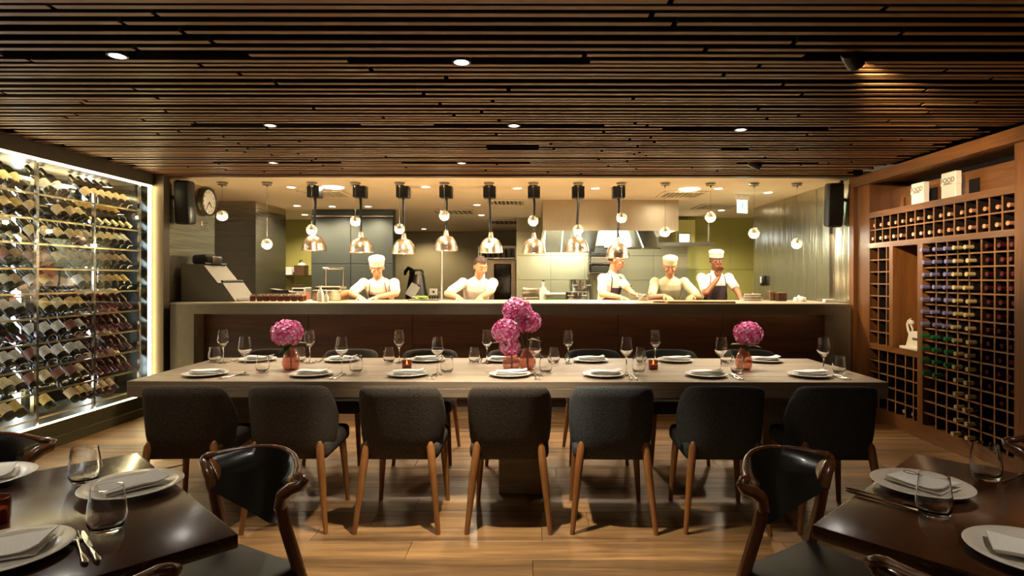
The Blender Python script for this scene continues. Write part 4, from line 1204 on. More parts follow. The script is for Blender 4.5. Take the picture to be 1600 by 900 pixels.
bottle_small((P(499, 465, 6.3).x, 6.33, CZ), 0.17, 'sign_white', 'tall pale bottle on pass left of the first chef')
bottle_small((P(510, 465, 6.3).x, 6.30, CZ), 0.11, 'sign_white', 'short pale bottle on pass beside a taller one')
t = thing('warming_tray', 'low steel warming tray on pass left of the first chef', 'tray', (P(521, 465, 6.8).x, 6.72, CZ))
MB().rbox((0, 0, 0.06), (0.32, 0.3, 0.12), 0.006, 1).build('body', 'brushed_steel_h', t)
MB().rbox((0, 0, 0.14), (0.28, 0.26, 0.04), 0.01, 1).build('top_pan', 'dark_steel', t)
for s in (-1, 1): MB().tube([(s * .1, 0.1, 0.16), (s * .1, 0.1, 0.36)], 0.008, 6).build('upright', 'steel', t)
MB().rbox((0, 0.1, 0.365), (0.24, 0.06, 0.02), 0.004, 1).build('heater_bar', 'steel', t)

def bench(x0, x1, y0, y1, z, label):
    t = thing('steel_bench', label, 'work bench', ((x0 + x1) / 2, (y0 + y1) / 2, 0), 0, 'steel kitchen benches')
    w_, d_ = x1 - x0, y1 - y0
    MB().rbox((0, 0, z - 0.02), (w_, d_, 0.04), 0.004, 1).build('top', 'brushed_steel_h', t)
    MB().b6(-w_ / 2, w_ / 2, -d_ / 2 + .02, d_ / 2, 0.25, 0.28).build('lower_shelf', 'brushed_steel_h', t)
    for i in (-1, 1):
        for j in (-1, 1): MB().cyl((i * (w_ / 2 - .04), j * (d_ / 2 - .04), 0), (i * (w_ / 2 - .04), j * (d_ / 2 - .04), z - .04), 0.02, seg=8).build('leg', 'steel', t)
bench(-4.3, -3.3, 9.9, 10.55, 0.95, 'steel bench in the green left recess')
bench(-2.1, -1.3, 9.7, 10.4, 1.0, 'steel bench in the middle aisle under the mixer')
bench(-0.26, 2.66, 9.55, 10.17, 1.0, 'long steel bench along the tiled wall')
bench(0.2, 2.3, 8.35, 9.0, 0.98, 'steel stove bench under the hood')
# left recess
t = thing('wall_shelf', 'steel wall shelf in the green left recess', 'shelf', (-3.9, 10.42, 1.38))
MB().b6(-0.55, 0.55, -0.17, 0.17, 0, 0.02).build('board', 'steel', t)
for s in (-.4, .4): MB().prism([(-0.17, 0), (0.17, 0), (0.17, -0.14)], 0.02, Matrix.Translation((s, 0, 0)) @ Matrix.Rotation(PI / 2, 4, 'Z')).build('bracket', 'steel', t)
X = P(470, 420, 10.4).x
t = thing('wicker_basket', 'brown wicker basket with white cloth on the left recess shelf', 'basket', (X, 10.42, 1.40))
MB().prism([(-0.08, 0), (0.08, 0), (0.09, 0.17), (-0.09, 0.17)], 0.2).build('basket', 'basket', t)
MB().ball((0.01, 0, 0.18), (0.07, 0.08, 0.04)).build('cloth', 'linen', t, smooth=60)
MB().tube([(-.03, 0, .2), (-.02, 0, .26), (.02, 0, .26)], 0.01, 6).build('handle', 'black_plastic', t)
tag(MB().rbox((0, 0, 0.07), (0.16, 0.2, 0.14), 0.01, 1).build('pale_box', 'paper', None, (P(450, 420, 10.4).x, 10.42, 1.40)), 'pale carton left of the wicker basket on recess shelf', 'box')
t = thing('slicer', 'white and steel countertop machine in the green left recess', 'kitchen machine', (P(467, 450, 10).x, 10.15, 0.95))
MB().rbox((0, 0, 0.12), (0.24, 0.34, 0.24), 0.02, 2).build('body', 'sign_white', t)
MB().rbox((0, -0.175, 0.2), (0.18, 0.02, 0.03), 0.004, 1).build('vent_slot', 'black_plastic', t)
MB().rbox((0.0, -0.1, 0.26), (0.2, 0.14, 0.05), 0.01, 1).build('tray', 'steel', t)
t = thing('till_tray', 'dark steel tray stand behind the spice jars on pass', 'tray', (P(442, 455, 6.85).x, 6.85, CZ))
MB().prism([(-0.13, 0), (0.13, 0), (0.13, 0.09), (-0.13, 0.13)], 0.14).build('body', 'dark_steel', t)
MB().rbox((0, -0.075, 0.10), (0.2, 0.01, 0.03), 0.003, 1).build('slot', 'black_plastic', t)
tag(MB().prism([(-0.085, 0), (0.09, 0), (0.08, 0.085), (-0.06, 0.06)], 0.14).build('clay_dish', 'terracotta', None, (P(467, 460, 6.8).x, 6.83, CZ)), 'terracotta dish behind the spice jars on pass', 'dish')
# middle aisle
t = thing('stand_mixer', 'steel cone shaped mixer with black head in the middle aisle', 'mixer', (P(651, 450, 10).x, 10.0, 1.0))
MB().lathe([(0, 0), (0.19, 0), (0.19, 0.03), (0.13, 0.38), (0.12, 0.40), (0.12, 0.47), (0.09, 0.5), (0, 0.5)], 20).build('body', 'dark_steel', t, smooth=40)
MB().lathe([(0.121, 0.41), (0.124, 0.41), (0.124, 0.465), (0.121, 0.465)], 20).build('band', 'steel', t, smooth=40)
MB().tube([(-0.08, 0, 0.48), (-0.14, 0, 0.52), (-0.19, 0, 0.46), (-0.2, 0, 0.40)], [.04, .035, .03, .02], 8).build('head', 'black_plastic', t, smooth=60)
t = thing('clipboard', 'tilted white clipboard leaning in front of the mixer', 'clipboard', (P(645, 455, 9.72).x, 9.74, 1.0))
cm = Matrix.Translation((0, 0, 0.155)) @ Matrix.Rotation(R(32), 4, 'Y')
MB().rbox((0, 0, 0), (0.18, 0.008, 0.25), 0.003, 1, cm).build('board', 'black_plastic', t)
MB().rbox((0, -0.006, -0.01), (0.165, 0.004, 0.22), 0.001, 1, cm).build('sheet', 'paper', t)
MB().rbox((0, -0.008, 0.115), (0.06, 0.01, 0.02), 0.003, 1, cm).build('clip', 'steel', t)
t = thing('steel_pole', 'thin vertical steel pole with socket box right of the mixer', 'pole', (P(690, 455, 9.95).x, 9.95, 1.0))
MB().cyl((0, 0, 0), (0, 0, 0.83), 0.016, seg=10).build('pole', 'sign_white', t)
MB().rbox((-0.14, 0, 0.12), (0.13, 0.06, 0.11), 0.006, 1).build('socket_box', 'sign_white', t)
MB().rbox((-0.13, -0.032, 0.12), (0.035, 0.006, 0.035), 0.003, 1).build('socket', 'black_plastic', t)
MB().b6(-0.08, 0.0, -0.01, 0.01, 0.1, 0.12).build('arm', 'steel', t)
t = thing('herb_tray', 'shallow steel tray of green herbs between the two left chefs', 'tray', (P(664, 468, 6.75).x, 6.75, CZ))
MB().rbox((0, 0, 0.008), (0.34, 0.22, 0.016), 0.003, 1).build('tray', 'dark_steel', t)
hb = MB()
for k in range(60):
    hb.ball((rng.uniform(-.13, .02), rng.uniform(-.08, .08), 0.02 + rng.uniform(0, .025)), (rng.uniform(.012, .022), .015, .009), 6, 4)
h_ = hb.build('herbs', 'herb', t); h_['kind'] = 'stuff'
for k in range(4): MB().cyl((0.06 + 0.03 * k, -0.03, 0.016), (0.06 + .03 * k, -0.03, 0.05), 0.012, seg=8).build('peg', 'black_plastic', t)

# combi oven
ox0, ox1 = P(746, 0, 12.4).x, P(807, 0, 12.4).x
ow = ox1 - ox0
t = thing('combi_oven', 'tall steel combi oven with dark glass door at the far wall', 'oven', ((ox0 + ox1) / 2, 12.75, 0))
MB().rbox((0, 0, 1.25), (ow, 0.7, 0.98), 0.01, 1).build('body', 'hood_steel', t)
for i in (-1, 1):
    for j in (-1, 1): MB().b6(i * (ow / 2 - .05) - .03, i * (ow / 2 - .05) + .03, j * .3 - .03, j * .3 + .03, 0, 0.76).build('leg', 'steel', t)
d_ = MB().rbox((0.12, -0.365, 1.27), (ow - 0.28, 0.03, 0.90), 0.006, 1).build('door', 'hood_steel', t)
MB().rbox((0.12, -0.385, 1.27), (ow - 0.46, 0.02, 0.76), 0.02, 2).build('glass', 'oven_glass', d_)
MB().tube([(-0.12, -0.40, 1.0), (-0.12, -0.42, 1.1), (-0.12, -0.42, 1.35)], 0.014, 8).build('handle', 'black_plastic', d_)
cp = MB().rbox((-ow / 2 + 0.11, -0.36, 1.36), (0.14, 0.02, 0.70), 0.004, 1).build('control_panel', 'black_plastic', t)
MB().rbox((-ow / 2 + 0.11, -0.375, 1.40), (0.10, 0.01, 0.20), 0.003, 1).build('display', 'screen_lit', cp)
for z in (1.16, 1.24): MB().cyl((-ow / 2 + .11, -.37, z), (-ow / 2 + .11, -.395, z), 0.025, seg=12).build('knob', 'steel', cp)
t2_ = thing('oven_top_rack', 'open steel frame rack standing on the combi oven', 'rack', ((ox0 + ox1) / 2, 12.75, 1.74))
for i in (-1, 1):
    for j in (-1, 1): MB().b6(i * (ow / 2 - .02) - .012, i * (ow / 2 - .02) + .012, j * .3 - .012, j * .3 + .012, 0, 0.29).build('upright', 'steel', t2_)
for z in (0.03, 0.28):
    for j in (-1, 1): MB().b6(-ow / 2, ow / 2, j * .3 - .012, j * .3 + .012, z - .012, z + .012).build('rail', 'steel', t2_)
for k in range(7): MB().b6(-ow / 2 + .08 + k * .11, -ow / 2 + .14 + k * .11, -.28, .28, 0.04, 0.22).build('panel', 'dark_steel', t2_)

# along the tiled wall
def pot(loc, r, h, label):
    t = thing('stock_pot', label, 'pot', loc, 0, 'steel stock pots')
    MB().lathe([(0, 0), (r * .96, 0), (r, 0.01), (r, h), (r * 1.03, h + .004), (r * .97, h), (r * .96, 0.015), (0, 0.015)], 28).build('body', 'steel', t, smooth=40)
    for s in (-1, 1):
        a = -PI / 2 + s * 0.6
        c = Vector((r * math.cos(a), r * math.sin(a), h * .72))
        MB().tube([c + Vector((-0.05, -.005, 0)), c + Vector((-0.045, -.035, 0)), c + Vector((.045, -.035, 0)), c + Vector((.05, -.005, 0))], 0.007, 6).build('handle', 'steel', t, smooth=60)
pot((P(908, 0, 9.8).x, 9.82, 1.0), 0.2, 0.33, 'large steel stock pot left of the third chef')
pot((P(901, 0, 8.7).x, 8.68, 0.98), 0.165, 0.17, 'low steel pan in front of the large stock pot')
pot((P(1003, 0, 6.85).x, 6.78, CZ), 0.06, 0.07, 'small steel pan on pass in front of the third chef')
t = thing('toaster_box', 'plain steel countertop box left of the white bottle at tiled wall', 'appliance', (P(831, 0, 9.85).x, 9.85, 1.0))
MB().rbox((0, 0, 0.105), (0.31, 0.3, 0.19), 0.02, 2).build('body', 'brushed_steel_h', t, smooth=40)
MB().b6(-0.13, 0.13, -0.13, 0.13, 0, 0.012).build('foot', 'black_plastic', t)
bottle_small((P(849, 0, 9.7).x, 9.7, 1.0), 0.30, 'sign_white', 'slim white bottle at the tiled wall')
t = thing('pipe_rail', 'thin steel rail with white socket on the tiled wall', 'rail', (P(872, 0, 10.15).x, 10.17, 1.09))
MB().tube([(-0.22, 0, 0), (0.25, 0, 0)], 0.014, 8).build('rail', 'sign_white', t)
MB().rbox((-0.18, -0.01, 0.01), (0.07, 0.03, 0.07), 0.004, 1).build('socket', 'sign_white', t)
t = thing('food_container', 'clear lidded food container on bench left of the pots', 'container', (P(868, 0, 9.6).x, 9.62, 1.0))
MB().rbox((0, 0, 0.045), (0.34, 0.12, 0.09), 0.008, 1).build('box', 'clear_glass', t)
MB().rbox((0, 0, 0.015), (0.32, 0.1, 0.02), 0.004, 1).build('contents', 'herb', t)
MB().rbox((0, 0, 0.095), (0.35, 0.13, 0.012), 0.004, 1).build('lid', 'sign_white', t)
t = thing('wall_rack', 'steel wall rack with stacked trays between hood and third chef', 'rack', (P(938, 0, 10).x, 10.05, 1.42))
for s in (-1, 1): MB().b6(s * .2 - .012, s * .2 + .012, -.12, .12, 0, 0.56).build('upright', 'steel', t)
for k in range(4): MB().b6(-.19, .19, -.12, .12, 0.02 + k * .15, 0.035 + k * .15).build('shelf', 'steel', t)
for k in range(3): MB().rbox((0, -0.01, 0.095 + k * .15), (.34, .2, .10), 0.008, 1).build('tray', 'dark_steel' if k != 1 else 'hood_steel', t)

# hood
hx0, hx1 = P(848, 0, 7.84).x, P(1060, 0, 7.84).x
HZ = 1.99
t = thing('extractor_hood', 'large brushed steel extractor hood hanging over the stoves', 'extractor hood', ((hx0 + hx1) / 2, 9.0, 0))
hw = (hx1 - hx0) / 2
MB().b6(-hw, hw, 7.84 - 9, 7.87 - 9, HZ, ZC).build('front_panel', 'hood_steel', t)
for s in (-1, 1): MB().b6(s * hw - (0.03 if s > 0 else 0), s * hw + (0.03 if s < 0 else 0), 7.87 - 9, 10.18 - 9, HZ, ZC).build('side_panel', 'hood_steel', t)
MB().b6(-hw + .03, hw - .03, 7.87 - 9, 10.18 - 9, 2.26, 2.28).build('inner_top', 'hood_steel', t)
for k in range(6):
    x = -hw + 0.2 + k * (2 * hw - 0.4) / 5
    mx = Matrix.Translation((x, 0.2, 2.12)) @ Matrix.Rotation(R(28 if x > 0 else -28), 4, 'X')
    MB().rbox((0, 0, 0), (0.26, 1.4, 0.03), 0.004, 1, mx).build('filter', 'steel', t)
MB().b6(-hw + .06, hw - .8, 9.9 - 9, 10.1 - 9, 2.2, 2.235).build('light_tube', 'hood_light', t)
for k in range(4): MB().tube([(-0.1 + k * .1, -0.9, 2.26), (-0.1 + k * .1, -0.9, 2.06 - .03 * (k % 2)), (-0.08 + k * .1, -0.9, 2.04)], 0.006, 6).build('hook', 'steel', t)
area('hood_lamp', ((hx0 + hx1) / 2 - .2, 9.3, 2.24), (1.3, 0.8), P_HOOD, COOL)
t = thing('lit_gantry', 'steel gantry shelf with cool light strip right of the hood', 'shelf', (2.42, 9.4, 1.86))
MB().b6(-.43, .45, -.15, .25, 0.03, 0.06).build('shelf', 'steel', t)
MB().b6(-.41, .43, -.16, -.15, 0.0, 0.06).build('lip', 'steel', t)
MB().b6(-.38, .40, -.1, -.05, 0.018, 0.03).build('light_strip', 'hood_light', t)
for s in (-.4, .42): MB().b6(s - .012, s + .012, .1, .13, 0.06, ZC - 1.86).build('hanger', 'steel', t)
t = thing('control_cabinet', 'wall control cabinet with small lit screen right of the hood', 'control cabinet', (P(1068, 0, 10).x, 10.04, 1.93))
MB().rbox((0, 0, 0.20), (0.34, 0.3, 0.42), 0.008, 1).build('box', 'green_wall', t)
MB().rbox((-0.02, -0.155, 0.1), (0.20, 0.012, 0.16), 0.004, 1).build('bezel', 'dark_steel', t)
MB().rbox((-0.02, -0.163, 0.1), (0.17, 0.006, 0.13), 0.002, 1).build('screen', 'screen_lit', t)
# right end
t = thing('soap_dispenser', 'small dark rimmed soap dispenser on the right steel wall', 'dispenser', (3.293, 8.35, P(1192, 446, 8.41).z))
MB().rbox((-0.03, 0, 0.075), (0.05, 0.09, 0.15), 0.02, 2).build('case', 'black_plastic', t, smooth=50)
MB().rbox((-0.052, 0, 0.085), (0.012, 0.05, 0.09), 0.005, 2).build('window', 'sign_white', t, smooth=50)
t = thing('cutting_board', 'long pale wooden cutting board at front of the pass', 'cutting board', (1.74, 6.2, CZ))
MB().rbox((0, 0, 0.011), (0.70, 0.3, 0.022), 0.006, 2).build('board', 'board_wood', t, smooth=40)
MB().rbox((-0.40, 0, 0.011), (0.14, 0.05, 0.018), 0.008, 2).build('handle', 'board_wood', t, smooth=40)
o = tag(MB().rbox((0, 0, 0.05), (0.09, 0.09, 0.10), 0.004, 1).build('steel_canister', 'brushed_steel_h', None, (P(1206, 0, 6.8).x, 6.8, CZ)), 'square steel canister on pass left of the wooden box', 'canister')
MB().rbox((0, 0, 0.104), (0.094, 0.094, 0.012), 0.003, 1).build('lid', 'steel', o)
o = tag(MB().rbox((0, 0, 0.045), (0.10, 0.1, 0.09), 0.004, 1).build('wooden_box', 'panel_wood', None, (P(1220, 0, 6.7).x, 6.7, CZ)), 'small dark wooden box on right end of the pass', 'box')
MB().rbox((0, 0, 0.092), (0.104, 0.104, 0.01), 0.003, 1).build('lid', 'rack_wood', o)
def crumple(seed, s):
    r = random.Random(seed); bm = bmesh.new(); bmesh.ops.create_icosphere(bm, subdivisions=3, radius=1)
    for v in bm.verts:
        n = v.co.normalized(); k = 0.82 + 0.22 * math.sin(n.x * 7 + seed) * math.cos(n.y * 6) + 0.08 * r.uniform(-1, 1)
        v.co = Vector((n.x * s[0] * k, n.y * s[1] * k, max(0, n.z * k) * s[2]))
    mb = MB(); bm.verts.index_update(); mb.add([v.co.copy() for v in bm.verts], [[v.index for v in f.verts] for f in bm.faces]); bm.free()
    return mb
tag(crumple(3, (0.085, 0.07, 0.07)).build('kitchen_cloth', 'linen', None, (3.0, 6.6, CZ), 60), 'crumpled white kitchen cloth on right end of the pass', 'cloth')
tag(MB().rbox((0, 0, 0.018), (0.11, 0.07, 0.036), 0.008, 2).build('folded_towel', 'linen', None, (3.17, 6.3, CZ), 40), 'small folded white towel by the right steel wall', 'towel')
t = thing('pan_stack', 'shallow steel pans stacked right of the chef with dark apron', 'pan', (P(1172, 0, 6.9).x, 6.82, CZ))
for k in range(3):
    MB().lathe([(0, k * .025), (0.10, k * .025), (0.115, k * .025 + .03), (0.11, k * .025 + .03), (0.097, k * .025 + .005), (0, k * .025 + .005)], 22).build('pan', 'steel', t, smooth=40)
bottle_small((P(985, 0, 6.95).x, 6.9, CZ), 0.16, 'clear_glass', 'clear squeeze bottle between third chef and small pan')

# ================================================================== CHEFS
def cap_dist(pts, a, b, ra, rb):
    a, b = np.array(a), np.array(b)
    ab = b - a; L2 = max(ab.dot(ab), 1e-9)
    h = np.clip((pts - a) @ ab / L2, 0, 1)
    return np.linalg.norm(pts - a - h[:, None] * ab, axis=1) - (ra + (rb - ra) * h)

def chef(label, loc, rz, lean, head_yaw, head_pitch, wr, wl_, skin='skin', shirt='chef_white', cap=None, hair=True, apron=True, h=1.0, fing=None, pole_v=None):
    root_m = Matrix.Translation(loc) @ Matrix.Rotation(rz, 4, 'Z')
    inv = root_m.inverted()
    segs = []                                             # (p0, p1, r0, r1, material slot)
    mb = MB()
    SK, SH, TR, SO = 0, 1, 2, 3
    def limb(p0, p1, r0, r1, s, steps=4):
        p0, p1 = Vector(p0), Vector(p1)
        mb.tube([p0.lerp(p1, i / steps) for i in range(steps + 1)], [r0 + (r1 - r0) * i / steps for i in range(steps + 1)], 12)
        mb.ball(p0, r0, 12, 8); mb.ball(p1, r1, 12, 8)
        segs.append((p0, p1, r0, r1, s))
    up = Vector((0, -math.sin(lean), math.cos(lean))); fw = Vector((0, -math.cos(lean), -math.sin(lean))); sx = Vector((1, 0, 0))
    hip = Vector((0, 0.03, 0.93 * h))
    # torso: elliptical rings along the spine
    prof = [(-0.12, .150, .105), (-0.04, .165, .115), (0.06, .158, .110), (0.16, .150, .105), (0.27, .168, .112), (0.37, .180, .110), (0.44, .165, .092), (0.485, .10, .068), (0.51, .055, .055)]
    def ring(s):
        for (a, ra, fa), (b, rb, fb) in zip(prof, prof[1:]):
            if a <= s <= b:
                u = (s - a) / (b - a); return ra + (rb - ra) * u, fa + (fb - fa) * u
        return prof[-1][1:]
    vs, fs = [], []; sg = 20
    for s, rx_, ry_ in prof:
        c = hip + (up * s if s > 0 else Vector((0, 0, s)))
        for k in range(sg):
            a = 2 * PI * k / sg
            vs.append(c + sx * (rx_ * math.cos(a)) + (-fw) * (ry_ * math.sin(a)))
    for i in range(len(prof) - 1):
        for k in range(sg):
            j = (k + 1) % sg; fs.append((i * sg + k, i * sg + j, (i + 1) * sg + j, (i + 1) * sg + k))
    fs.append(tuple(range(sg))); fs.append(tuple(range((len(prof) - 1) * sg, len(prof) * sg)))
    mb.add(vs, fs)
    for dx in (-.06, .06): segs.append((hip + sx * dx, hip + up * 0.44 + sx * dx, .10, .10, SH))
    segs.append((hip + Vector((-.05, 0, -.05)), hip + Vector((.05, 0, -.05)), .11, .11, TR))
    nb = hip + up * 0.50
    # head
    Hm = Matrix.Rotation(head_yaw, 3, 'Z') @ Matrix.Rotation(-head_pitch, 3, 'X') if False else Matrix.Rotation(head_yaw, 3, 'Z') @ Matrix.Rotation(head_pitch, 3, 'X')
    hc = nb + up * 0.055 + Hm @ Vector((0, -0.02, 0.115))
    H4 = Matrix.Translation(hc) @ Hm.to_4x4()
    limb(hip + up * 0.45, hc + Hm @ Vector((0, 0.02, -0.06)), .058, .052, SK)
    mb.ball((0, .012, .018), (.075, .094, .096), 20, 14, mx=H4)
    mb.ball((0, -.022, -.05), (.056, .062, .060), 16, 10, mx=H4)
    mb.ball((0, -.062, -.092), (.024, .018, .018), 10, 8, mx=H4)
    mb.tube([(0, -.078, .022), (0, -.094, -.004), (0, -.102, -.026)], [.009, .011, .015], 8, mx=H4)
    mb.ball((0, -.074, -.062), (.024, .014, .011), 10, 6, mx=H4)
    mb.tube([(-.045, -.066, .034), (0, -.082, .036), (.045, -.066, .034)], .011, 8, mx=H4)
    for s in (-1, 1):
        mb.ball((s * .077, .012, -.008), (.011, .020, .032), 10, 8, mx=H4)
        mb.ball((s * .042, -.058, -.025), (.022, .02, .02), 10, 8, mx=H4)
    segs.append((hc, hc + Hm @ Vector((0, -.01, -.05)), .09, .07, SK))
    # arms and hands
    for s, wt_, fd in ((-1, wr, (fing or {}).get('r')), (1, wl_, (fing or {}).get('l'))):
        S = hip + up * 0.43 + sx * (s * .185)
        mb.ball(S, .068, 14, 10)
        W = inv @ Vector(wt_)
        d = W - S; l1, l2 = .29, .26
        D = min(d.length, (l1 + l2) * .985)
        dn = d.normalized(); W = S + dn * D
        a = (l1 * l1 - l2 * l2 + D * D) / (2 * D); hh = math.sqrt(max(0, l1 * l1 - a * a))
        pole = Vector(((s * pole_v[0], pole_v[1], pole_v[2]) if pole_v else (s * 1.0, 0.35, -0.75))); pole = (pole - dn * pole.dot(dn)).normalized()
        E = S + dn * a + pole * hh
        mid = S.lerp(E, .72)
        limb(S, mid, .062, .056, SH); limb(mid, E, .043, .040, SK)
        segs.append((hip + up * .43, S, .07, .07, SH))
        limb(E, W, .040, .026, SK)
        f = (inv.to_3x3() @ Vector(fd)).normalized() if fd else ((W - E).normalized() + Vector((0, -.2, -.35))).normalized()
        n = Vector((0, 0, 1)) if abs(f.z) < .8 else Vector((0, 1, 0))
        sd = f.cross(n).normalized(); n = sd.cross(f).normalized()
        hm = Matrix((( sd.x, f.x, n.x, W.x), (sd.y, f.y, n.y, W.y), (sd.z, f.z, n.z, W.z), (0, 0, 0, 1)))
        mb.ball((0, .045, 0), (.041, .055, .018), 14, 8, mx=hm)
        segs.append((W, W + f * .10, .03, .04, SK))
        for q, (ox, ln) in enumerate(((-.030, .058), (-.010, .070), (.011, .066), (.030, .050))):
            p0 = Vector((ox, .082, 0)); p1 = p0 + Vector((ox * .25, ln * .6, -.012)); p2 = p1 + Vector((0, ln * .42, -.026))
            mb.tube([hm @ (p0 - Vector((0, .02, 0))), hm @ p0, hm @ p1, hm @ p2], [.0105, .0105, .0095, .008], 8); mb.ball(hm @ p2, .008, 8, 6)
        th = -s                                            # thumb on the inner side
        p0 = Vector((th * .030, .030, -.004)); p1 = p0 + Vector((th * .030, .034, -.010)); p2 = p1 + Vector((th * .006, .030, -.008))
        mb.tube([hm @ p0, hm @ p1, hm @ p2], [.014, .0115, .009], 8); mb.ball(hm @ p2, .009, 8, 6)
    # legs
    for s in (-1, 1):
        Hj = hip + Vector((s * .085, 0, -.06)); K = Vector((s * .095, -0.02, .50 * h)); A = Vector((s * .10, 0.03, .09))
        limb(Hj, K, .088, .062, TR); limb(K, A, .060, .044, TR)
        limb(A + Vector((0, 0.01, -.045)), A + Vector((0, -.15, -.055)), .043, .032, SO)
    me0 = mb.mesh('raw', [skin, shirt, 'trousers', 'black_plastic'])
    ob = bpy.data.objects.new('raw', me0); COL.objects.link(ob)
    rm = ob.modifiers.new('r', 'REMESH'); rm.mode = 'VOXEL'; rm.voxel_size = 0.0068; rm.use_smooth_shade = True
    sm = ob.modifiers.new('s', 'SMOOTH'); sm.factor = 0.5; sm.iterations = 3
    dg = bpy.context.evaluated_depsgraph_get()
    me = bpy.data.meshes.new_from_object(ob.evaluated_get(dg))
    bpy.data.objects.remove(ob); bpy.data.meshes.remove(me0)
    me.materials.clear()
    for m_ in (skin, shirt, 'trousers', 'black_plastic'): me.materials.append(M[m_])
    nf = len(me.polygons)
    cen = np.empty(nf * 3, dtype=np.float32); me.polygons.foreach_get('center', cen); cen = cen.reshape(-1, 3).astype(float)
    ds = np.stack([cap_dist(cen, a, b, ra, rb) for a, b, ra, rb, s in segs])
    lab = np.array([s[4] for s in segs])[ds.argmin(0)]
    me.polygons.foreach_set('material_index', lab.astype(np.int32))
    me.polygons.foreach_set('use_smooth', [True] * nf)
    me.name = 'person'
    o = put('person', me, None, loc, (0, 0, rz))
    tag(o, label, 'person', 'chefs behind the pass')
    # children: eyes, hair, cap, apron
    for s in (-1, 1):
        MB().ball((s * .032, -.079, .012), (.012, .008, .008), 10, 8, mx=H4).build('eye', 'eye_white', o, smooth=60)
        MB().ball((s * .032, -.0855, .012), (.0055, .003, .0055), 8, 6, mx=H4).build('pupil', 'black_plastic', o, smooth=60)
        MB().tube([(s * .016, -.088, .032), (s * .034, -.086, .037), (s * .05, -.076, .031)], [.003, .004, .002], 6, mx=H4).build('eyebrow', 'hair', o, smooth=60)
    MB().tube([(-.022, -.080, -.060), (0, -.088, -.061), (.022, -.080, -.060)], [.003, .005, .003], 6, mx=H4).build('lips', 'lip', o, smooth=60)
    if hair:
        hv, hf = [], []
        bm = bmesh.new(); bmesh.ops.create_icosphere(bm, subdivisions=4, radius=1)
        kill = []
        for v in bm.verts:
            n = v.co.normalized()
            low = -0.45 if n.y > 0.1 else (0.42 if n.y < -0.45 else 0.42 - (n.y + .45) / .55 * .87)
            if n.z < low: kill.append(v)
            k = 1 + 0.02 * math.sin(n.x * 23) * math.sin(n.y * 19 + n.z * 11)
            v.co = Vector((n.x * .083 * k, .014 + n.y * .103 * k, .022 + n.z * .107 * k))
        bmesh.ops.delete(bm, geom=kill, context='VERTS')
        ex = bmesh.ops.solidify(bm, geom=list(bm.faces), thickness=0.012)
        bm.verts.index_update()
        MB().add([v.co.copy() for v in bm.verts], [[v.index for v in f_.verts] for f_ in bm.faces], 0, H4).build('hair', 'hair', o, smooth=70)
        bm.free()
    if cap:
        cm_ = H4 @ Matrix.Translation((0, .012, .035)) @ Matrix.Rotation(R(-8), 4, 'X') @ Matrix.Diagonal((1, 1.2, 1, 1))
        MB().lathe([(.083, 0), (.086, .0), (.089, .045), (.092, .05), (.096, .062), (.092, .085), (.06, .100), (0, .104), (0, .098), (.055, .094), (.083, .05), (.083, 0)], 28, cm_).build('cap', cap, o, smooth=50)
    if apron:
        vs, fs = [], []
        ss = [-0.42, -0.30, -0.2, -0.12, -0.04, 0.06, 0.14, 0.18, 0.24, 0.30, 0.345]
        ncol = 13
        for off in (0.012, 0.018):
            for s in ss:
                rx_, ry_ = ring(max(s, -0.12))
                if s < -.12: rx_, ry_ = .17, .125
                c = hip + (up * s if s > 0 else Vector((0, 0, s)))
                fwd = fw if s > 0 else Vector((0, -1, 0))
                half = R(82) if s < 0.16 else R(82 - 45 * min(1, (s - .16) / .1))
                for k in range(ncol):
                    a = -half + 2 * half * k / (ncol - 1)
                    vs.append(c + sx * ((rx_ + off) * math.sin(a)) + fwd * ((ry_ + off) * math.cos(a)))
        N_ = len(ss) * ncol
        for i in range(len(ss) - 1):
            for k in range(ncol - 1):
                q = (i * ncol + k, i * ncol + k + 1, (i + 1) * ncol + k + 1, (i + 1) * ncol + k)
                fs.append(q); fs.append(tuple(N_ + z for z in reversed(q)))
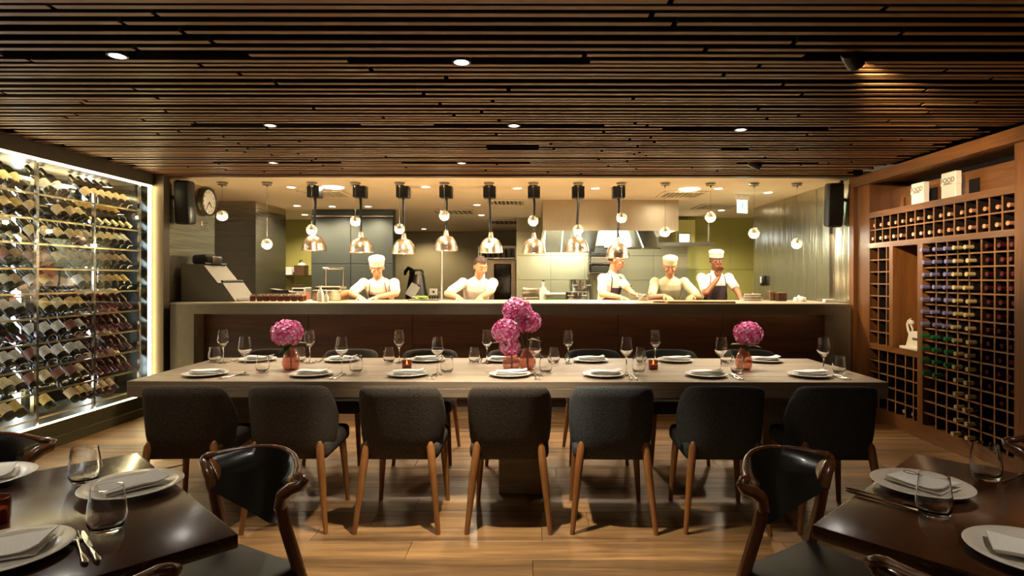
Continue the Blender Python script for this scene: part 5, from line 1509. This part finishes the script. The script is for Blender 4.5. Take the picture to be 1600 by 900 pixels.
        rim = [k for k in range(ncol)] + [i * ncol + ncol - 1 for i in range(1, len(ss))] + [(len(ss) - 1) * ncol + k for k in range(ncol - 2, -1, -1)] + [i * ncol for i in range(len(ss) - 2, 0, -1)]
        for a, b in zip(rim, rim[1:] + rim[:1]): fs.append((a, b, N_ + b, N_ + a))
        ap = MB().add(vs, fs).build('apron', 'apron', o, smooth=70)
        for s in (-1, 1):
            rx_, ry_ = ring(.345)
            a = s * R(35)
            p0 = hip + up * .34 + sx * ((rx_ + .014) * math.sin(a)) + fw * ((ry_ + .014) * math.cos(a))
            p1 = hip + up * .455 + sx * (s * .095) + fw * .075
            p2 = hip + up * .505 + sx * (s * .075) + fw * -.02
            MB().tube([p0, p1, p2], .008, 6, flat=(.5, 1.2)).build('strap', 'apron', ap, smooth=60)
    return o

chef('chef in white shirt and white cap bending over the pass at left', (-1.87, 7.38, 0), 0, R(34), R(10), R(30), (-1.97, 6.72, 1.135), (-1.77, 6.72, 1.135), pole_v=(1.6, 0.2, -0.3), cap='chef_white', hair=False, fing={'r': (.5, -.7, -.2), 'l': (-.6, -.7, -.2)})
chef('chef in pale shirt with brown hair stooping between two left heat lamps', (-0.72, 7.42, 0), R(15), R(33), R(10), R(24), (-0.85, 6.76, 1.135), (-0.60, 6.76, 1.135), pole_v=(1.4, 0.2, -0.4), cap=None, apron=False)
chef('chef with dark hair in white shirt working under the rightmost heat lamp', (0.93, 7.40, 0), R(48), R(14), R(18), R(14), (1.02, 6.82, 1.135), (1.22, 6.86, 1.135), cap=None, fing={'r': (.7, -.6, -.2), 'l': (.6, -.7, -.2)})
chef('chef in shirt and cap tinted by green light bending low beneath the right hood end', (1.80, 7.78, 0), R(-10), R(30), R(0), R(26), (1.62, 7.2, 1.14), (1.95, 7.2, 1.14), cap='chef_white_greenlit', shirt='chef_white_greenlit', hair=False, apron=False)
chef('chef in white cap and dark apron holding a hand to the chin', (2.36, 7.62, 0), R(8), R(5), R(-14), R(14), (2.34, 7.42, 1.36), (2.52, 7.15, 1.13), skin='skin_dark', cap='chef_white', hair=True, fing={'r': (.1, -.1, 1), 'l': (0, -.8, -.2)})
